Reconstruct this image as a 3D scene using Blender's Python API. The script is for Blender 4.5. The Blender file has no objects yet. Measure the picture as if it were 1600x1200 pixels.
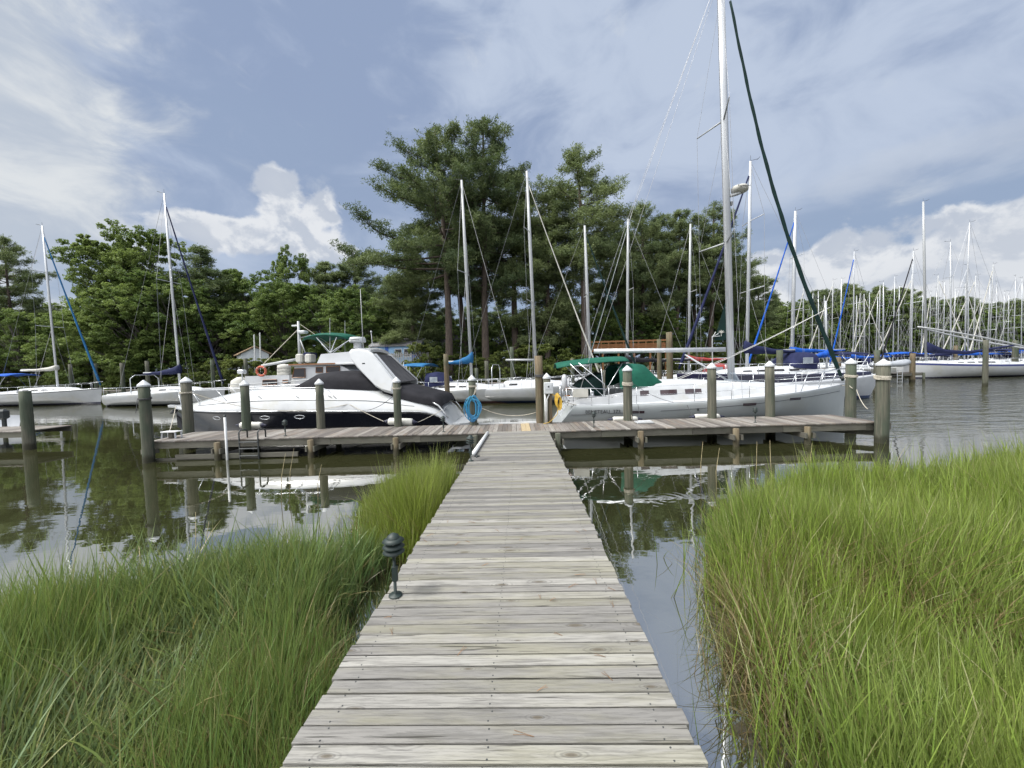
import bpy, bmesh, math, random
import numpy as np
from mathutils import Vector, Matrix

random.seed(7)
RNG = np.random.default_rng(11)
sc = bpy.context.scene
col = sc.collection
R = math.radians
PI = math.pi

# ------------------------------------------------------------------ camera
CAM = np.array([0.0, 0.0, 2.45])
FPX = 601.0                       # focal length measured on a 1600 px wide picture
YAW, PITCH, ROLL = R(1.52), R(2.48), R(1.6)
_f = np.array([-math.sin(YAW)*math.cos(PITCH), math.cos(YAW)*math.cos(PITCH), -math.sin(PITCH)])
_r = np.array([math.cos(YAW), math.sin(YAW), 0.0])
_u = np.cross(_r, _f)
_r2 = _r*math.cos(ROLL) - _u*math.sin(ROLL)
_u2 = _u*math.cos(ROLL) + _r*math.sin(ROLL)

def at(px, py, Y):
    """world point on the sight line of a measured photo point, Y metres out"""
    d = _f + _r2*(px-800)/FPX + _u2*(600-py)/FPX
    return Vector((CAM + d*(Y/d[1])).tolist())

def atz(px, py, z):
    d = _f + _r2*(px-800)/FPX + _u2*(600-py)/FPX
    return Vector((CAM + d*((z-CAM[2])/d[2])).tolist())

cam_d = bpy.data.cameras.new('camera')
cam_d.sensor_width = 36.0
cam_d.lens = 36.0*FPX/1600.0
cam_d.clip_start = 0.05
cam_d.clip_end = 3000
cam = bpy.data.objects.new('camera', cam_d)
col.objects.link(cam)
cam.matrix_world = Matrix(((_r2[0], _u2[0], -_f[0], CAM[0]),
                           (_r2[1], _u2[1], -_f[1], CAM[1]),
                           (_r2[2], _u2[2], -_f[2], CAM[2]),
                           (0, 0, 0, 1)))
sc.camera = cam
sc.view_settings.view_transform = 'Standard'
sc.view_settings.look = 'None'
sc.view_settings.gamma = 1.0
sc.view_settings.exposure = 0.0
try:
    sc.cycles.use_denoising = True
    sc.cycles.max_bounces = 6
    sc.cycles.transparent_max_bounces = 8
    sc.cycles.caustics_reflective = False
    sc.cycles.caustics_refractive = False
except Exception:
    pass

# ------------------------------------------------------------------ node helpers
class NT:
    def __init__(s, tree):
        s.t = tree
        s.n = tree.nodes
        s.l = tree.links
        s.n.clear()
    def add(s, typ, **kw):
        nd = s.n.new(typ)
        for k, v in kw.items():
            setattr(nd, k, v)
        return nd
    def link(s, a, b):
        s.l.new(a, b)
    def put(s, sock, v):
        if v is None:
            return
        if isinstance(v, bpy.types.NodeSocket):
            s.l.new(v, sock)
        else:
            sock.default_value = v
    def math(s, op, a, b=None, c=None, clamp=False):
        nd = s.add('ShaderNodeMath', operation=op, use_clamp=clamp)
        s.put(nd.inputs[0], a)
        s.put(nd.inputs[1], b)
        s.put(nd.inputs[2], c)
        return nd.outputs[0]
    def ramp(s, fac, stops, interp='LINEAR'):
        nd = s.add('ShaderNodeValToRGB')
        nd.color_ramp.interpolation = interp
        els = nd.color_ramp.elements
        while len(els) > 1:
            els.remove(els[-1])
        els[0].position = stops[0][0]
        els[0].color = (*stops[0][1], 1) if len(stops[0][1]) == 3 else stops[0][1]
        for p, c in stops[1:]:
            e = els.new(p)
            e.color = (*c, 1) if len(c) == 3 else c
        s.put(nd.inputs[0], fac)
        return nd.outputs[0]
    def mix(s, fac, a, b, mode='MIX'):
        nd = s.add('ShaderNodeMix', data_type='RGBA', blend_type=mode)
        s.put(nd.inputs[0], fac)
        s.put(nd.inputs[6], a if isinstance(a, bpy.types.NodeSocket) else (*a, 1))
        s.put(nd.inputs[7], b if isinstance(b, bpy.types.NodeSocket) else (*b, 1))
        return nd.outputs[2]
    def noise(s, vec, scale, detail=5, rough=.55, dist=0.0, out=0):
        nd = s.add('ShaderNodeTexNoise')
        s.put(nd.inputs['Vector'], vec)
        nd.inputs['Scale'].default_value = scale
        nd.inputs['Detail'].default_value = detail
        nd.inputs['Roughness'].default_value = rough
        nd.inputs['Distortion'].default_value = dist
        return nd.outputs[out]
    def mapping(s, vec, scale=(1, 1, 1), loc=(0, 0, 0), rot=(0, 0, 0)):
        nd = s.add('ShaderNodeMapping')
        s.put(nd.inputs[0], vec)
        nd.inputs['Location'].default_value = loc
        nd.inputs['Rotation'].default_value = rot
        nd.inputs['Scale'].default_value = scale
        return nd.outputs[0]

def sstep(t, lo, hi, x):
    nd = t.add('ShaderNodeMapRange', interpolation_type='SMOOTHSTEP')
    t.put(nd.inputs[0], x)
    nd.inputs[1].default_value = lo
    nd.inputs[2].default_value = hi
    return nd.outputs[0]

def new_mat(name):
    m = bpy.data.materials.new(name)
    m.use_nodes = True
    t = NT(m.node_tree)
    out = t.add('ShaderNodeOutputMaterial')
    b = t.add('ShaderNodeBsdfPrincipled')
    t.link(b.outputs[0], out.inputs[0])
    return m, t, b, out

def M(name, c, c2=None, scale=3.0, rough=.5, metal=0.0, bump=0.0, bscale=30.0, stretch=(1, 1, 1),
      spec=.5, coat=0.0, lo=.35, hi=.65, tone=0.0, c3=None, scale3=.6):
    """procedural paint: two colours mixed by noise, optional third large-scale stain and bump"""
    m, t, b, _ = new_mat(name)
    tc = t.add('ShaderNodeTexCoord').outputs['Object']
    vec = t.mapping(tc, stretch)
    c2 = c2 if c2 is not None else tuple(x*.86 for x in c)
    k = sstep(t, lo, hi, t.noise(vec, scale, 6, .6))
    cc = t.mix(k, c, c2)
    if c3 is not None:
        k3 = sstep(t, .52, .7, t.noise(vec, scale3, 4, .6))
        cc = t.mix(k3, cc, c3)
    if tone:
        a = t.add('ShaderNodeAttribute', attribute_name='tone').outputs['Fac']
        g = t.math('MULTIPLY_ADD', a, tone, 1-tone*.5)
        comb = t.add('ShaderNodeCombineXYZ')
        for i in range(3):
            t.put(comb.inputs[i], g)
        cc = t.mix(1.0, cc, comb.outputs[0], 'MULTIPLY')
    t.put(b.inputs['Base Color'], cc)
    b.inputs['Roughness'].default_value = rough
    b.inputs['Metallic'].default_value = metal
    b.inputs['Specular IOR Level'].default_value = spec
    b.inputs['Coat Weight'].default_value = coat
    if bump:
        bn = t.add('ShaderNodeBump')
        bn.inputs['Strength'].default_value = bump
        bn.inputs['Distance'].default_value = .02
        t.put(bn.inputs['Height'], t.noise(vec, bscale, 4, .6))
        t.link(bn.outputs[0], b.inputs['Normal'])
    return m

def wood_mat(name, along, tones, dark, green, knots=True, rough=.75, warm=None):
    """weathered timber: long grain along one axis, per-plank tone and seed, knots, lichen"""
    m, t, b, _ = new_mat(name)
    tc = t.add('ShaderNodeTexCoord').outputs['Object']
    tone = t.add('ShaderNodeAttribute', attribute_name='tone').outputs['Fac']
    seed = t.math('MULTIPLY', tone, 37.0)
    comb = t.add('ShaderNodeCombineXYZ')
    t.put(comb.inputs[0], seed)
    t.put(comb.inputs[1], t.math('MULTIPLY', tone, 11.0))
    t.put(comb.inputs[2], t.math('MULTIPLY', tone, 5.0))
    add = t.add('ShaderNodeVectorMath', operation='ADD')
    t.put(add.inputs[0], tc)
    t.put(add.inputs[1], comb.outputs[0])
    v = add.outputs[0]
    st = [26, 26, 26]
    st[along] = 1.6
    sb = [7, 7, 7]
    sb[along] = 1.0
    grain = t.noise(t.mapping(v, st), 1.6, 7, .65, .35)
    broad = t.noise(t.mapping(v, sb), .8, 5, .6)
    base = t.ramp(t.math('ADD', t.math('MULTIPLY', tone, .62), t.math('MULTIPLY', broad, .38)),
                  [(.15, tones[0]), (.5, tones[1]), (.85, tones[2])])
    gk = sstep(t, .44, .70, grain)
    c = t.mix(t.math('MULTIPLY', gk, .50), base, dark)
    fine = sstep(t, .50, .62, t.noise(t.mapping(v, [x*2.6 for x in st]), 1.5, 3, .6))
    c = t.mix(t.math('MULTIPLY', fine, .38), c, tuple(x*.55 for x in tones[1]))
    lich = sstep(t, .46, .66, t.noise(t.mapping(v, sb), .55, 6, .65))
    c = t.mix(t.math('MULTIPLY', lich, .34), c, green)
    crack = sstep(t, .665, .70, t.noise(t.mapping(v, [x*1.5 if x > 2 else x*.8 for x in st]), 1.2, 2, .5))
    c = t.mix(t.math('MULTIPLY', crack, .8), c, (.03, .028, .024))
    if warm is not None:
        w = sstep(t, .52, .66, t.noise(t.mapping(v, sb), .9, 3, .5))
        c = t.mix(t.math('MULTIPLY', w, .55), c, warm)
    hgt = t.math('ADD', t.math('MULTIPLY', grain, 1.0), t.math('MULTIPLY', fine, -.5))
    if knots:
        sk = [11, 11, 0.01]
        sk[along] = 3.6
        vo = t.add('ShaderNodeTexVoronoi', feature='F1', voronoi_dimensions='2D')
        t.put(vo.inputs['Vector'], t.mapping(v, sk))
        vo.inputs['Scale'].default_value = .72
        d = vo.outputs['Distance']
        sep = t.add('ShaderNodeSeparateColor')
        t.put(sep.inputs[0], vo.outputs['Color'])
        on = t.math('GREATER_THAN', sep.outputs[0], .74)
        wob = t.math('MULTIPLY', t.noise(t.mapping(v, [x*2 for x in sk[:2]]+[0.01]), 1.4, 2), .10)
        d = t.math('ADD', t.math('DIVIDE', d, t.math('MULTIPLY_ADD', sep.outputs[1], .9, .35)), t.math('SUBTRACT', wob, .05))
        kn = t.math('MULTIPLY', on, t.math('SUBTRACT', 1.0, sstep(t, .06, .13, d)))
        ring = t.math('MULTIPLY', on, t.math('SUBTRACT', 1.0, sstep(t, .08, .40, d)))
        wv = t.math('SINE', t.math('MULTIPLY', d, 62.0))
        c = t.mix(t.math('MULTIPLY', t.math('MULTIPLY', ring, sstep(t, -.3, 1.0, wv)), .45), c, dark)
        c = t.mix(t.math('MULTIPLY', kn, .75), c, (.085, .07, .05))
    t.put(b.inputs['Base Color'], c)
    b.inputs['Roughness'].default_value = rough
    b.inputs['Specular IOR Level'].default_value = .3
    bn = t.add('ShaderNodeBump')
    bn.inputs['Strength'].default_value = .5
    bn.inputs['Distance'].default_value = .006
    t.put(bn.inputs['Height'], hgt)
    t.link(bn.outputs[0], b.inputs['Normal'])
    return m

def pile_mat(name, c, c2, green):
    """round timber: vertical streaks, green preservative, dark wet foot just above the water"""
    m, t, b, _ = new_mat(name)
    g = t.add('ShaderNodeNewGeometry').outputs['Position']
    sx = t.add('ShaderNodeSeparateXYZ')
    t.put(sx.inputs[0], g)
    k = sstep(t, .35, .68, t.noise(t.mapping(g, (14, 14, .7)), 1.3, 7, .65, .3))
    cc = t.mix(k, c, c2)
    cc = t.mix(t.math('MULTIPLY', sstep(t, .42, .62, t.noise(t.mapping(g, (2, 2, .6)), .9, 5, .6)), .75), cc, green)
    cr = sstep(t, .60, .66, t.noise(t.mapping(g, (22, 22, .5)), 1.5, 3, .5))
    cc = t.mix(t.math('MULTIPLY', cr, .6), cc, (.035, .032, .026))
    zz = t.math('ADD', sx.outputs[2], t.math('MULTIPLY', t.noise(t.mapping(g, (9, 9, 2)), 1, 4), .25))
    wet = t.math('SUBTRACT', 1.0, sstep(t, .25, .42, zz))
    cc = t.mix(t.math('MULTIPLY', wet, .8), cc, (.022, .021, .012))
    t.put(b.inputs['Base Color'], cc)
    b.inputs['Roughness'].default_value = .85
    b.inputs['Specular IOR Level'].default_value = .25
    bn = t.add('ShaderNodeBump')
    bn.inputs['Strength'].default_value = .7
    bn.inputs['Distance'].default_value = .012
    t.put(bn.inputs['Height'], t.noise(t.mapping(g, (16, 16, .6)), 1.5, 6, .65))
    t.link(bn.outputs[0], b.inputs['Normal'])
    return m

def leaf_mat(name, dark, light, trans=.3, rough=.6, attr='tone'):
    m, t, b, out = new_mat(name)
    a = t.add('ShaderNodeAttribute', attribute_name=attr).outputs['Fac']
    oi = t.add('ShaderNodeObjectInfo').outputs['Random']
    k = t.math('ADD', a, t.math('MULTIPLY_ADD', oi, .5, -.25), clamp=True)
    c = t.mix(k, dark, light)
    t.put(b.inputs['Base Color'], c)
    b.inputs['Roughness'].default_value = rough
    b.inputs['Specular IOR Level'].default_value = .25
    tr = t.add('ShaderNodeBsdfTranslucent')
    t.put(tr.inputs[0], t.mix(.25, c, (.20, .26, .03)))
    mx = t.add('ShaderNodeMixShader')
    mx.inputs[0].default_value = trans
    t.link(b.outputs[0], mx.inputs[1])
    t.link(tr.outputs[0], mx.inputs[2])
    t.link(mx.outputs[0], out.inputs[0])
    return m

# ------------------------------------------------------------------ mesh builder
class MB:
    def __init__(s):
        s.v, s.f, s.mi, s.tn, s.sm = [], [], [], [], []
        s.mat, s.tone, s.smooth = 0, .5, False
    def vert(s, p):
        s.v.append((p[0], p[1], p[2]))
        return len(s.v)-1
    def face(s, idx, mat=None):
        s.f.append(tuple(idx))
        s.mi.append(s.mat if mat is None else mat)
        s.tn.append(s.tone)
        s.sm.append(s.smooth)
    def poly(s, pts, mat=None):
        s.face([s.vert(p) for p in pts], mat)
    def loft(s, rings, closed=True, caps=True, matrow=None):
        """skin a list of equal-length point rings; matrow(j) gives the material of the j-th strip"""
        idx = [[s.vert(p) for p in r] for r in rings]
        n = len(idx[0])
        m = n if closed else n-1
        for a, b in zip(idx[:-1], idx[1:]):
            for j in range(m):
                k = (j+1) % n
                s.face((a[j], a[k], b[k], b[j]), matrow(j) if matrow else None)
        if caps and closed:
            s.face(idx[0][::-1])
            s.face(idx[-1])
        return idx
    def box(s, c, size, rz=0.0, bev=0.0, ry=0.0, rx=0.0):
        hx, hy, hz = size[0]/2, size[1]/2, size[2]/2
        Rm = Matrix.Rotation(rz, 3, 'Z') @ Matrix.Rotation(ry, 3, 'Y') @ Matrix.Rotation(rx, 3, 'X')
        c = Vector(c)
        if bev <= 0:
            ps = [Vector((x, y, z)) for z in (-hz, hz) for x, y in ((-hx, -hy), (hx, -hy), (hx, hy), (-hx, hy))]
            i = [s.vert(c+Rm@p) for p in ps]
            for q in ((3, 2, 1, 0), (4, 5, 6, 7), (0, 1, 5, 4), (1, 2, 6, 5), (2, 3, 7, 6), (3, 0, 4, 7)):
                s.face([i[k] for k in q])
        else:
            b = min(bev, hx*.49, hy*.49, hz*.49)
            def ring(z, ins):
                x, y = hx-ins, hy-ins
                return [(x-b, -y, z), (x, -y+b, z), (x, y-b, z), (x-b, y, z), (-x+b, y, z), (-x, y-b, z), (-x, -y+b, z), (-x+b, -y, z)]
            rs = [ring(-hz, b), ring(-hz+b, 0), ring(hz-b, 0), ring(hz, b)]
            s.loft([[c+Rm@Vector(p) for p in r] for r in rs])
    def beam(s, a, b, w, h, up=(0, 0, 1)):
        a, b = Vector(a), Vector(b)
        d = (b-a).normalized()
        up = Vector(up)
        sx = d.cross(up)
        if sx.length < 1e-4:
            sx = d.cross(Vector((1, 0, 0)))
        sx.normalize()
        uu = sx.cross(d)
        r = [(-w/2, -h/2), (w/2, -h/2), (w/2, h/2), (-w/2, h/2)]
        s.loft([[p+sx*x+uu*y for x, y in r] for p in (a, b)])
    def tube(s, pts, r, n=6, caps=True):
        pts = [Vector(p) for p in pts]
        rr = r if isinstance(r, (list, tuple)) else [r]*len(pts)
        rings = []
        prev = None
        for i, p in enumerate(pts):
            d = (pts[min(i+1, len(pts)-1)]-pts[max(i-1, 0)])
            d.normalize()
            if prev is None:
                a = d.cross(Vector((0, 0, 1)))
                if a.length < 1e-3:
                    a = Vector((1, 0, 0))
            else:
                a = prev - d*prev.dot(d)
                if a.length < 1e-6:
                    a = Vector((1, 0, 0))
            a.normalize()
            prev = a
            b = d.cross(a)
            rings.append([p+(a*math.cos(2*PI*k/n)+b*math.sin(2*PI*k/n))*rr[i] for k in range(n)])
        s.loft(rings, True, caps)
    def lathe(s, c, prof, n=16, axis=None):
        c = Vector(c)
        rings = []
        Rm = Matrix.Identity(3) if axis is None else Vector((0, 0, 1)).rotation_difference(Vector(axis)).to_matrix()
        for r, z in prof:
            rings.append([c+Rm@Vector((r*math.cos(2*PI*k/n), r*math.sin(2*PI*k/n), z)) for k in range(n)])
        s.loft(rings)
    def prism(s, prof, axis_from, axis_to, to3):
        s.loft([[to3(p, a) for p in prof] for a in (axis_from, axis_to)])
    def build(s, name, mats, parent=None, world=True):
        me = bpy.data.meshes.new(name)
        me.from_pydata(s.v, [], s.f)
        for m in (mats if isinstance(mats, (list, tuple)) else [mats]):
            me.materials.append(m)
        me.polygons.foreach_set('material_index', s.mi)
        me.polygons.foreach_set('use_smooth', s.sm)
        a = me.attributes.new('tone', 'FLOAT', 'FACE')
        a.data.foreach_set('value', s.tn)
        bm = bmesh.new()
        bm.from_mesh(me)
        bmesh.ops.recalc_face_normals(bm, faces=bm.faces[:])
        bm.to_mesh(me)
        bm.free()
        me.update()
        o = bpy.data.objects.new(name, me)
        col.objects.link(o)
        if parent is not None:
            o.parent = parent
        return o

def np_mesh(name, verts, faces, mats, tone=None, colr=None, parent=None, smooth=False, mi=None):
    """mesh from numpy arrays; faces (N,k)"""
    me = bpy.data.meshes.new(name)
    n, k = faces.shape
    me.vertices.add(len(verts))
    me.vertices.foreach_set('co', np.ascontiguousarray(verts, dtype=np.float32).ravel())
    me.loops.add(n*k)
    me.loops.foreach_set('vertex_index', np.ascontiguousarray(faces, dtype=np.int32).ravel())
    me.polygons.add(n)
    me.polygons.foreach_set('loop_start', np.arange(0, n*k, k, dtype=np.int32))
    me.polygons.foreach_set('loop_total', np.full(n, k, dtype=np.int32))
    for m in (mats if isinstance(mats, (list, tuple)) else [mats]):
        me.materials.append(m)
    if mi is not None:
        me.polygons.foreach_set('material_index', np.ascontiguousarray(mi, dtype=np.int32))
    if smooth:
        me.polygons.foreach_set('use_smooth', np.ones(n, dtype=bool))
    if tone is not None:
        a = me.attributes.new('tone', 'FLOAT', 'FACE' if len(tone) == n else 'POINT')
        a.data.foreach_set('value', np.ascontiguousarray(tone, dtype=np.float32))
    if colr is not None:
        a = me.attributes.new('hue', 'FLOAT_COLOR', 'POINT')
        a.data.foreach_set('color', np.ascontiguousarray(colr, dtype=np.float32).ravel())
    me.update(calc_edges=True)
    me.validate()
    o = bpy.data.objects.new(name, me)
    col.objects.link(o)
    if parent is not None:
        o.parent = parent
    return o

# ------------------------------------------------------------------ things
def tag(o, label, cat, group=None):
    o['label'] = label
    o['category'] = cat
    if group:
        o['group'] = group
    return o

def thing(name, label, cat, loc=(0, 0, 0), rz=0.0, group=None):
    o = bpy.data.objects.new(name, None)
    o.empty_display_size = .2
    col.objects.link(o)
    o.location = loc
    o.rotation_euler = (0, 0, rz)
    return tag(o, label, cat, group)

def setting(o, kind='structure'):
    o['kind'] = kind
    return o

def dup(root, loc, rz, scale=(1, 1, 1), label=None, group=None):
    r = root.copy()
    col.objects.link(r)
    r.location = loc
    r.rotation_euler = (0, 0, rz)
    r.scale = scale
    if label:
        r['label'] = label
    if group:
        r['group'] = group
    for ch in list(root.children):
        c = ch.copy()
        col.objects.link(c)
        c.parent = r
        for g in list(ch.children):
            d = g.copy()
            col.objects.link(d)
            d.parent = c
    return r

def catenary(a, b, sag, n=14):
    a, b = Vector(a), Vector(b)
    return [a.lerp(b, i/n) - Vector((0, 0, sag*4*(i/n)*(1-i/n))) for i in range(n+1)]

def lerp(a, b, t):
    return a+(b-a)*t

def pw(x, pts):
    """piecewise-linear with smooth ends"""
    if x <= pts[0][0]:
        return pts[0][1]
    for (x0, y0), (x1, y1) in zip(pts[:-1], pts[1:]):
        if x <= x1:
            return lerp(y0, y1, (x-x0)/(x1-x0))
    return pts[-1][1]

def text_mesh(name, body, size, mat, parent, loc, rot, extrude=.003, align='CENTER'):
    cu = bpy.data.curves.new(name, 'FONT')
    cu.body = body
    cu.size = size
    cu.extrude = extrude
    cu.align_x = align
    cu.resolution_u = 2
    tmp = bpy.data.objects.new(name, cu)
    col.objects.link(tmp)
    dg = bpy.context.evaluated_depsgraph_get()
    me = bpy.data.meshes.new_from_object(tmp.evaluated_get(dg))
    bpy.data.objects.remove(tmp)
    bpy.data.curves.remove(cu)
    me.materials.clear()
    me.materials.append(mat)
    o = bpy.data.objects.new(name, me)
    col.objects.link(o)
    o.parent = parent
    o.location = loc
    o.rotation_euler = rot
    return o
# ------------------------------------------------------------------ materials
m_deck = wood_mat('weathered_decking', 0, ((.105, .103, .100), (.195, .189, .177), (.30, .293, .268)), (.045, .043, .039), (.235, .225, .135))
m_dock = wood_mat('weathered_dock_boards', 1, ((.085, .076, .070), (.165, .149, .136), (.285, .27, .248)), (.065, .054, .046), (.18, .17, .13), warm=(.18, .14, .108))
m_beam = wood_mat('dock_timber', 0, ((.09, .086, .072), (.125, .12, .10), (.165, .157, .13)), (.06, .055, .045), (.13, .14, .10), knots=False)
m_newwood = M('fresh_pine_board', (.36, .29, .18), (.30, .235, .14), 4, .7, stretch=(8, 1, 1))
m_pile = pile_mat('green_treated_pile', (.072, .074, .058), (.130, .124, .096), (.050, .070, .048))
m_pile2 = pile_mat('brown_treated_pile', (.105, .078, .048), (.165, .135, .09), (.075, .083, .053))
m_cap = M('white_plastic_cap', (.50, .52, .54), (.42, .44, .45), 6, .45, c3=(.6, .62, .6), scale3=3)
m_gel = M('white_gelcoat', (.43, .445, .46), (.39, .405, .42), 1.2, .25, coat=.3, c3=(.385, .39, .37), scale3=.8)
m_deckw = M('white_deck_gelcoat', (.47, .485, .505), (.42, .435, .45), 2.0, .45, c3=(.42, .425, .41), scale3=1.2)
m_hullgrey = M('sailboat_hull_gelcoat', (.33, .355, .365), (.295, .32, .33), .8, .3, coat=.3, c3=(.275, .29, .28), scale3=.5)
m_hullblack = M('black_hull_gelcoat', (.008, .009, .014), (.011, .012, .017), 1.0, .16, coat=.2, spec=.35)
m_hullnavy = M('navy_hull_gelcoat', (.012, .012, .035), (.016, .016, .045), 1.0, .2, coat=.4)
m_boot = M('navy_boot_stripe', (.015, .03, .08), (.02, .035, .09), 2, .4)
m_bootblack = M('black_boot_stripe', (.012, .012, .014), (.025, .02, .018), 2, .45)
m_bootred = M('red_boot_stripe', (.05, .014, .012), (.03, .012, .012), 2, .5)
m_glass = M('smoked_window', (.014, .014, .018), (.022, .02, .024), 1.5, .08, spec=.3)
m_port = M('smoked_port_strip', (.055, .035, .04), (.04, .03, .035), 3, .12)
m_vinyl = M('clear_vinyl', (.30, .34, .38), (.2, .23, .27), 2, .12)
m_alu = M('silver_anodised_mast', (.52, .54, .56), (.44, .46, .49), 1.5, .38, .35, stretch=(3, 3, .3))
m_whitespar = M('white_painted_spar', (.40, .415, .425), (.34, .355, .365), 2, .35, stretch=(3, 3, .3))
m_steel = M('stainless_rail', (.62, .64, .66), (.5, .52, .55), 5, .25, .8)
m_wire = M('rigging_wire', (.34, .35, .36), (.28, .28, .29), 5, .4, .5)
m_canvasblack = M('black_canvas', (.011, .011, .014), (.018, .018, .022), 2.5, .85, bump=.5, bscale=5, spec=.2)
m_canvasgreen = M('green_canvas', (.010, .092, .060), (.007, .066, .044), 2.0, .75, bump=.5, bscale=5, spec=.2)
m_canvasdkgreen = M('dark_green_canvas', (.006, .024, .022), (.005, .018, .017), 2.0, .8, bump=.4, bscale=5, spec=.2)
m_canvasblue = M('pacific_blue_canvas', (.022, .12, .27), (.015, .09, .21), 2.0, .8, bump=.5, bscale=5, spec=.2)
m_canvasroyal = M('royal_blue_canvas', (.012, .09, .42), (.01, .06, .30), 2.0, .8, bump=.5, bscale=5, spec=.2)
m_canvasnavy = M('navy_canvas', (.010, .014, .045), (.016, .02, .06), 2.0, .85, bump=.5, bscale=5, spec=.2)
m_canvasred = M('faded_red_canvas', (.30, .055, .05), (.22, .04, .04), 2.0, .85, bump=.4, bscale=5, spec=.2)
m_canvaswhite = M('off_white_canvas', (.48, .475, .44), (.39, .385, .35), 2.0, .85, bump=.5, bscale=5, spec=.2)
m_mesh = M('dark_mesh_panel', (.055, .055, .06), (.075, .075, .08), 3, .8, spec=.2)
m_fender = M('white_vinyl_fender', (.60, .595, .545), (.50, .495, .445), 4, .45)
m_fendtip = M('navy_fender_end', (.01, .012, .03), (.014, .016, .04), 4, .5)
m_ropewhite = M('white_rope', (.62, .62, .60), (.5, .5, .48), 30, .85)
m_rope = M('weathered_rope', (.50, .47, .40), (.36, .33, .27), 30, .9, bump=.6, bscale=60)
m_ropedark = M('dark_rope', (.045, .045, .05), (.08, .08, .08), 30, .9)
m_hose = M('blue_hose', (.03, .16, .34), (.025, .22, .36), 5, .45)
m_cord = M('yellow_shore_cord', (.55, .36, .04), (.42, .26, .03), 5, .5)
m_pvc = M('white_pvc', (.62, .635, .64), (.54, .55, .55), 3, .4)
m_darkgreen = M('green_painted_metal', (.009, .018, .016), (.014, .026, .023), 9, .55, c3=(.03, .042, .037), scale3=7)
m_darkmetal = M('dark_metal', (.03, .035, .037), (.05, .055, .055), 6, .5, .3)
m_lens = M('lamp_lens', (.45, .45, .42), (.38, .38, .35), 5, .3)
m_varnish = M('varnished_teak', (.24, .11, .045), (.18, .08, .03), 4, .4, stretch=(1, 5, 5))
m_newtan = M('orange_lumber', (.26, .115, .04), (.20, .09, .03), 3, .7, stretch=(.5, 8, 2))
m_orange = M('faded_orange_ring', (.42, .09, .045), (.36, .08, .04), 3, .6)
m_rubber = M('grey_rubber_tube', (.30, .32, .35), (.26, .28, .31), 2, .55)
m_letter = M('dark_grey_lettering', (.02, .022, .026), (.03, .032, .036), 5, .5)
m_stripe = M('dark_pinstripe', (.05, .055, .06), (.06, .065, .07), 5, .4)
m_bluestripe = M('navy_stripe', (.02, .03, .12), (.025, .035, .14), 4, .35)
m_housewhite = M('white_clapboard', (.62, .66, .70), (.55, .59, .63), 3, .7, bump=.4, bscale=3, stretch=(.2, .2, 8))
m_houseblue = M('light_blue_siding', (.26, .44, .66), (.22, .39, .60), 3, .7, bump=.4, bscale=3, stretch=(.2, .2, 8))
m_bluedoor = M('bright_blue_trim', (.02, .10, .42), (.02, .08, .36), 3, .6)
m_roofgrey = M('grey_shingles', (.14, .14, .15), (.20, .20, .21), 6, .85, bump=.5, bscale=20)
m_rooftan = M('tan_shingles', (.30, .21, .13), (.24, .17, .11), 6, .85, bump=.5, bscale=20)
m_fencegrey = M('grey_pickets', (.30, .30, .30), (.24, .24, .25), 4, .8)
m_mud = M('wet_marsh_mud', (.030, .026, .016), (.05, .043, .026), 5, .6, bump=.8, bscale=12)
m_land = M('leaf_litter_ground', (.06, .055, .03), (.04, .05, .02), 1.2, .95, bump=.6, bscale=6)
m_bark = M('pine_bark', (.10, .078, .062), (.055, .042, .035), 2.2, .95, bump=.9, bscale=5, stretch=(3, 3, .8))
m_bark2 = M('grey_bark', (.10, .095, .08), (.06, .055, .045), 2.2, .95, bump=.8, bscale=5, stretch=(3, 3, .7))
m_pine = leaf_mat('pine_needles', (.070, .104, .048), (.205, .25, .108), .32)
m_leaf = leaf_mat('broad_leaves', (.070, .122, .036), (.205, .27, .082), .40)
m_leaf2 = leaf_mat('shrub_leaves', (.058, .088, .026), (.18, .215, .06), .36)

def grass_material():
    m, t, b, out = new_mat('marsh_grass_blades')
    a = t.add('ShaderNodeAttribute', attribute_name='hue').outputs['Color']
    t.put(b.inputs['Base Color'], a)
    b.inputs['Roughness'].default_value = .36
    b.inputs['Specular IOR Level'].default_value = .5
    tr = t.add('ShaderNodeBsdfTranslucent')
    t.put(tr.inputs[0], t.mix(.3, a, (.34, .38, .05)))
    mx = t.add('ShaderNodeMixShader')
    mx.inputs[0].default_value = .35
    t.link(b.outputs[0], mx.inputs[1])
    t.link(tr.outputs[0], mx.inputs[2])
    t.link(mx.outputs[0], out.inputs[0])
    return m
m_grass = grass_material()

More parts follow.
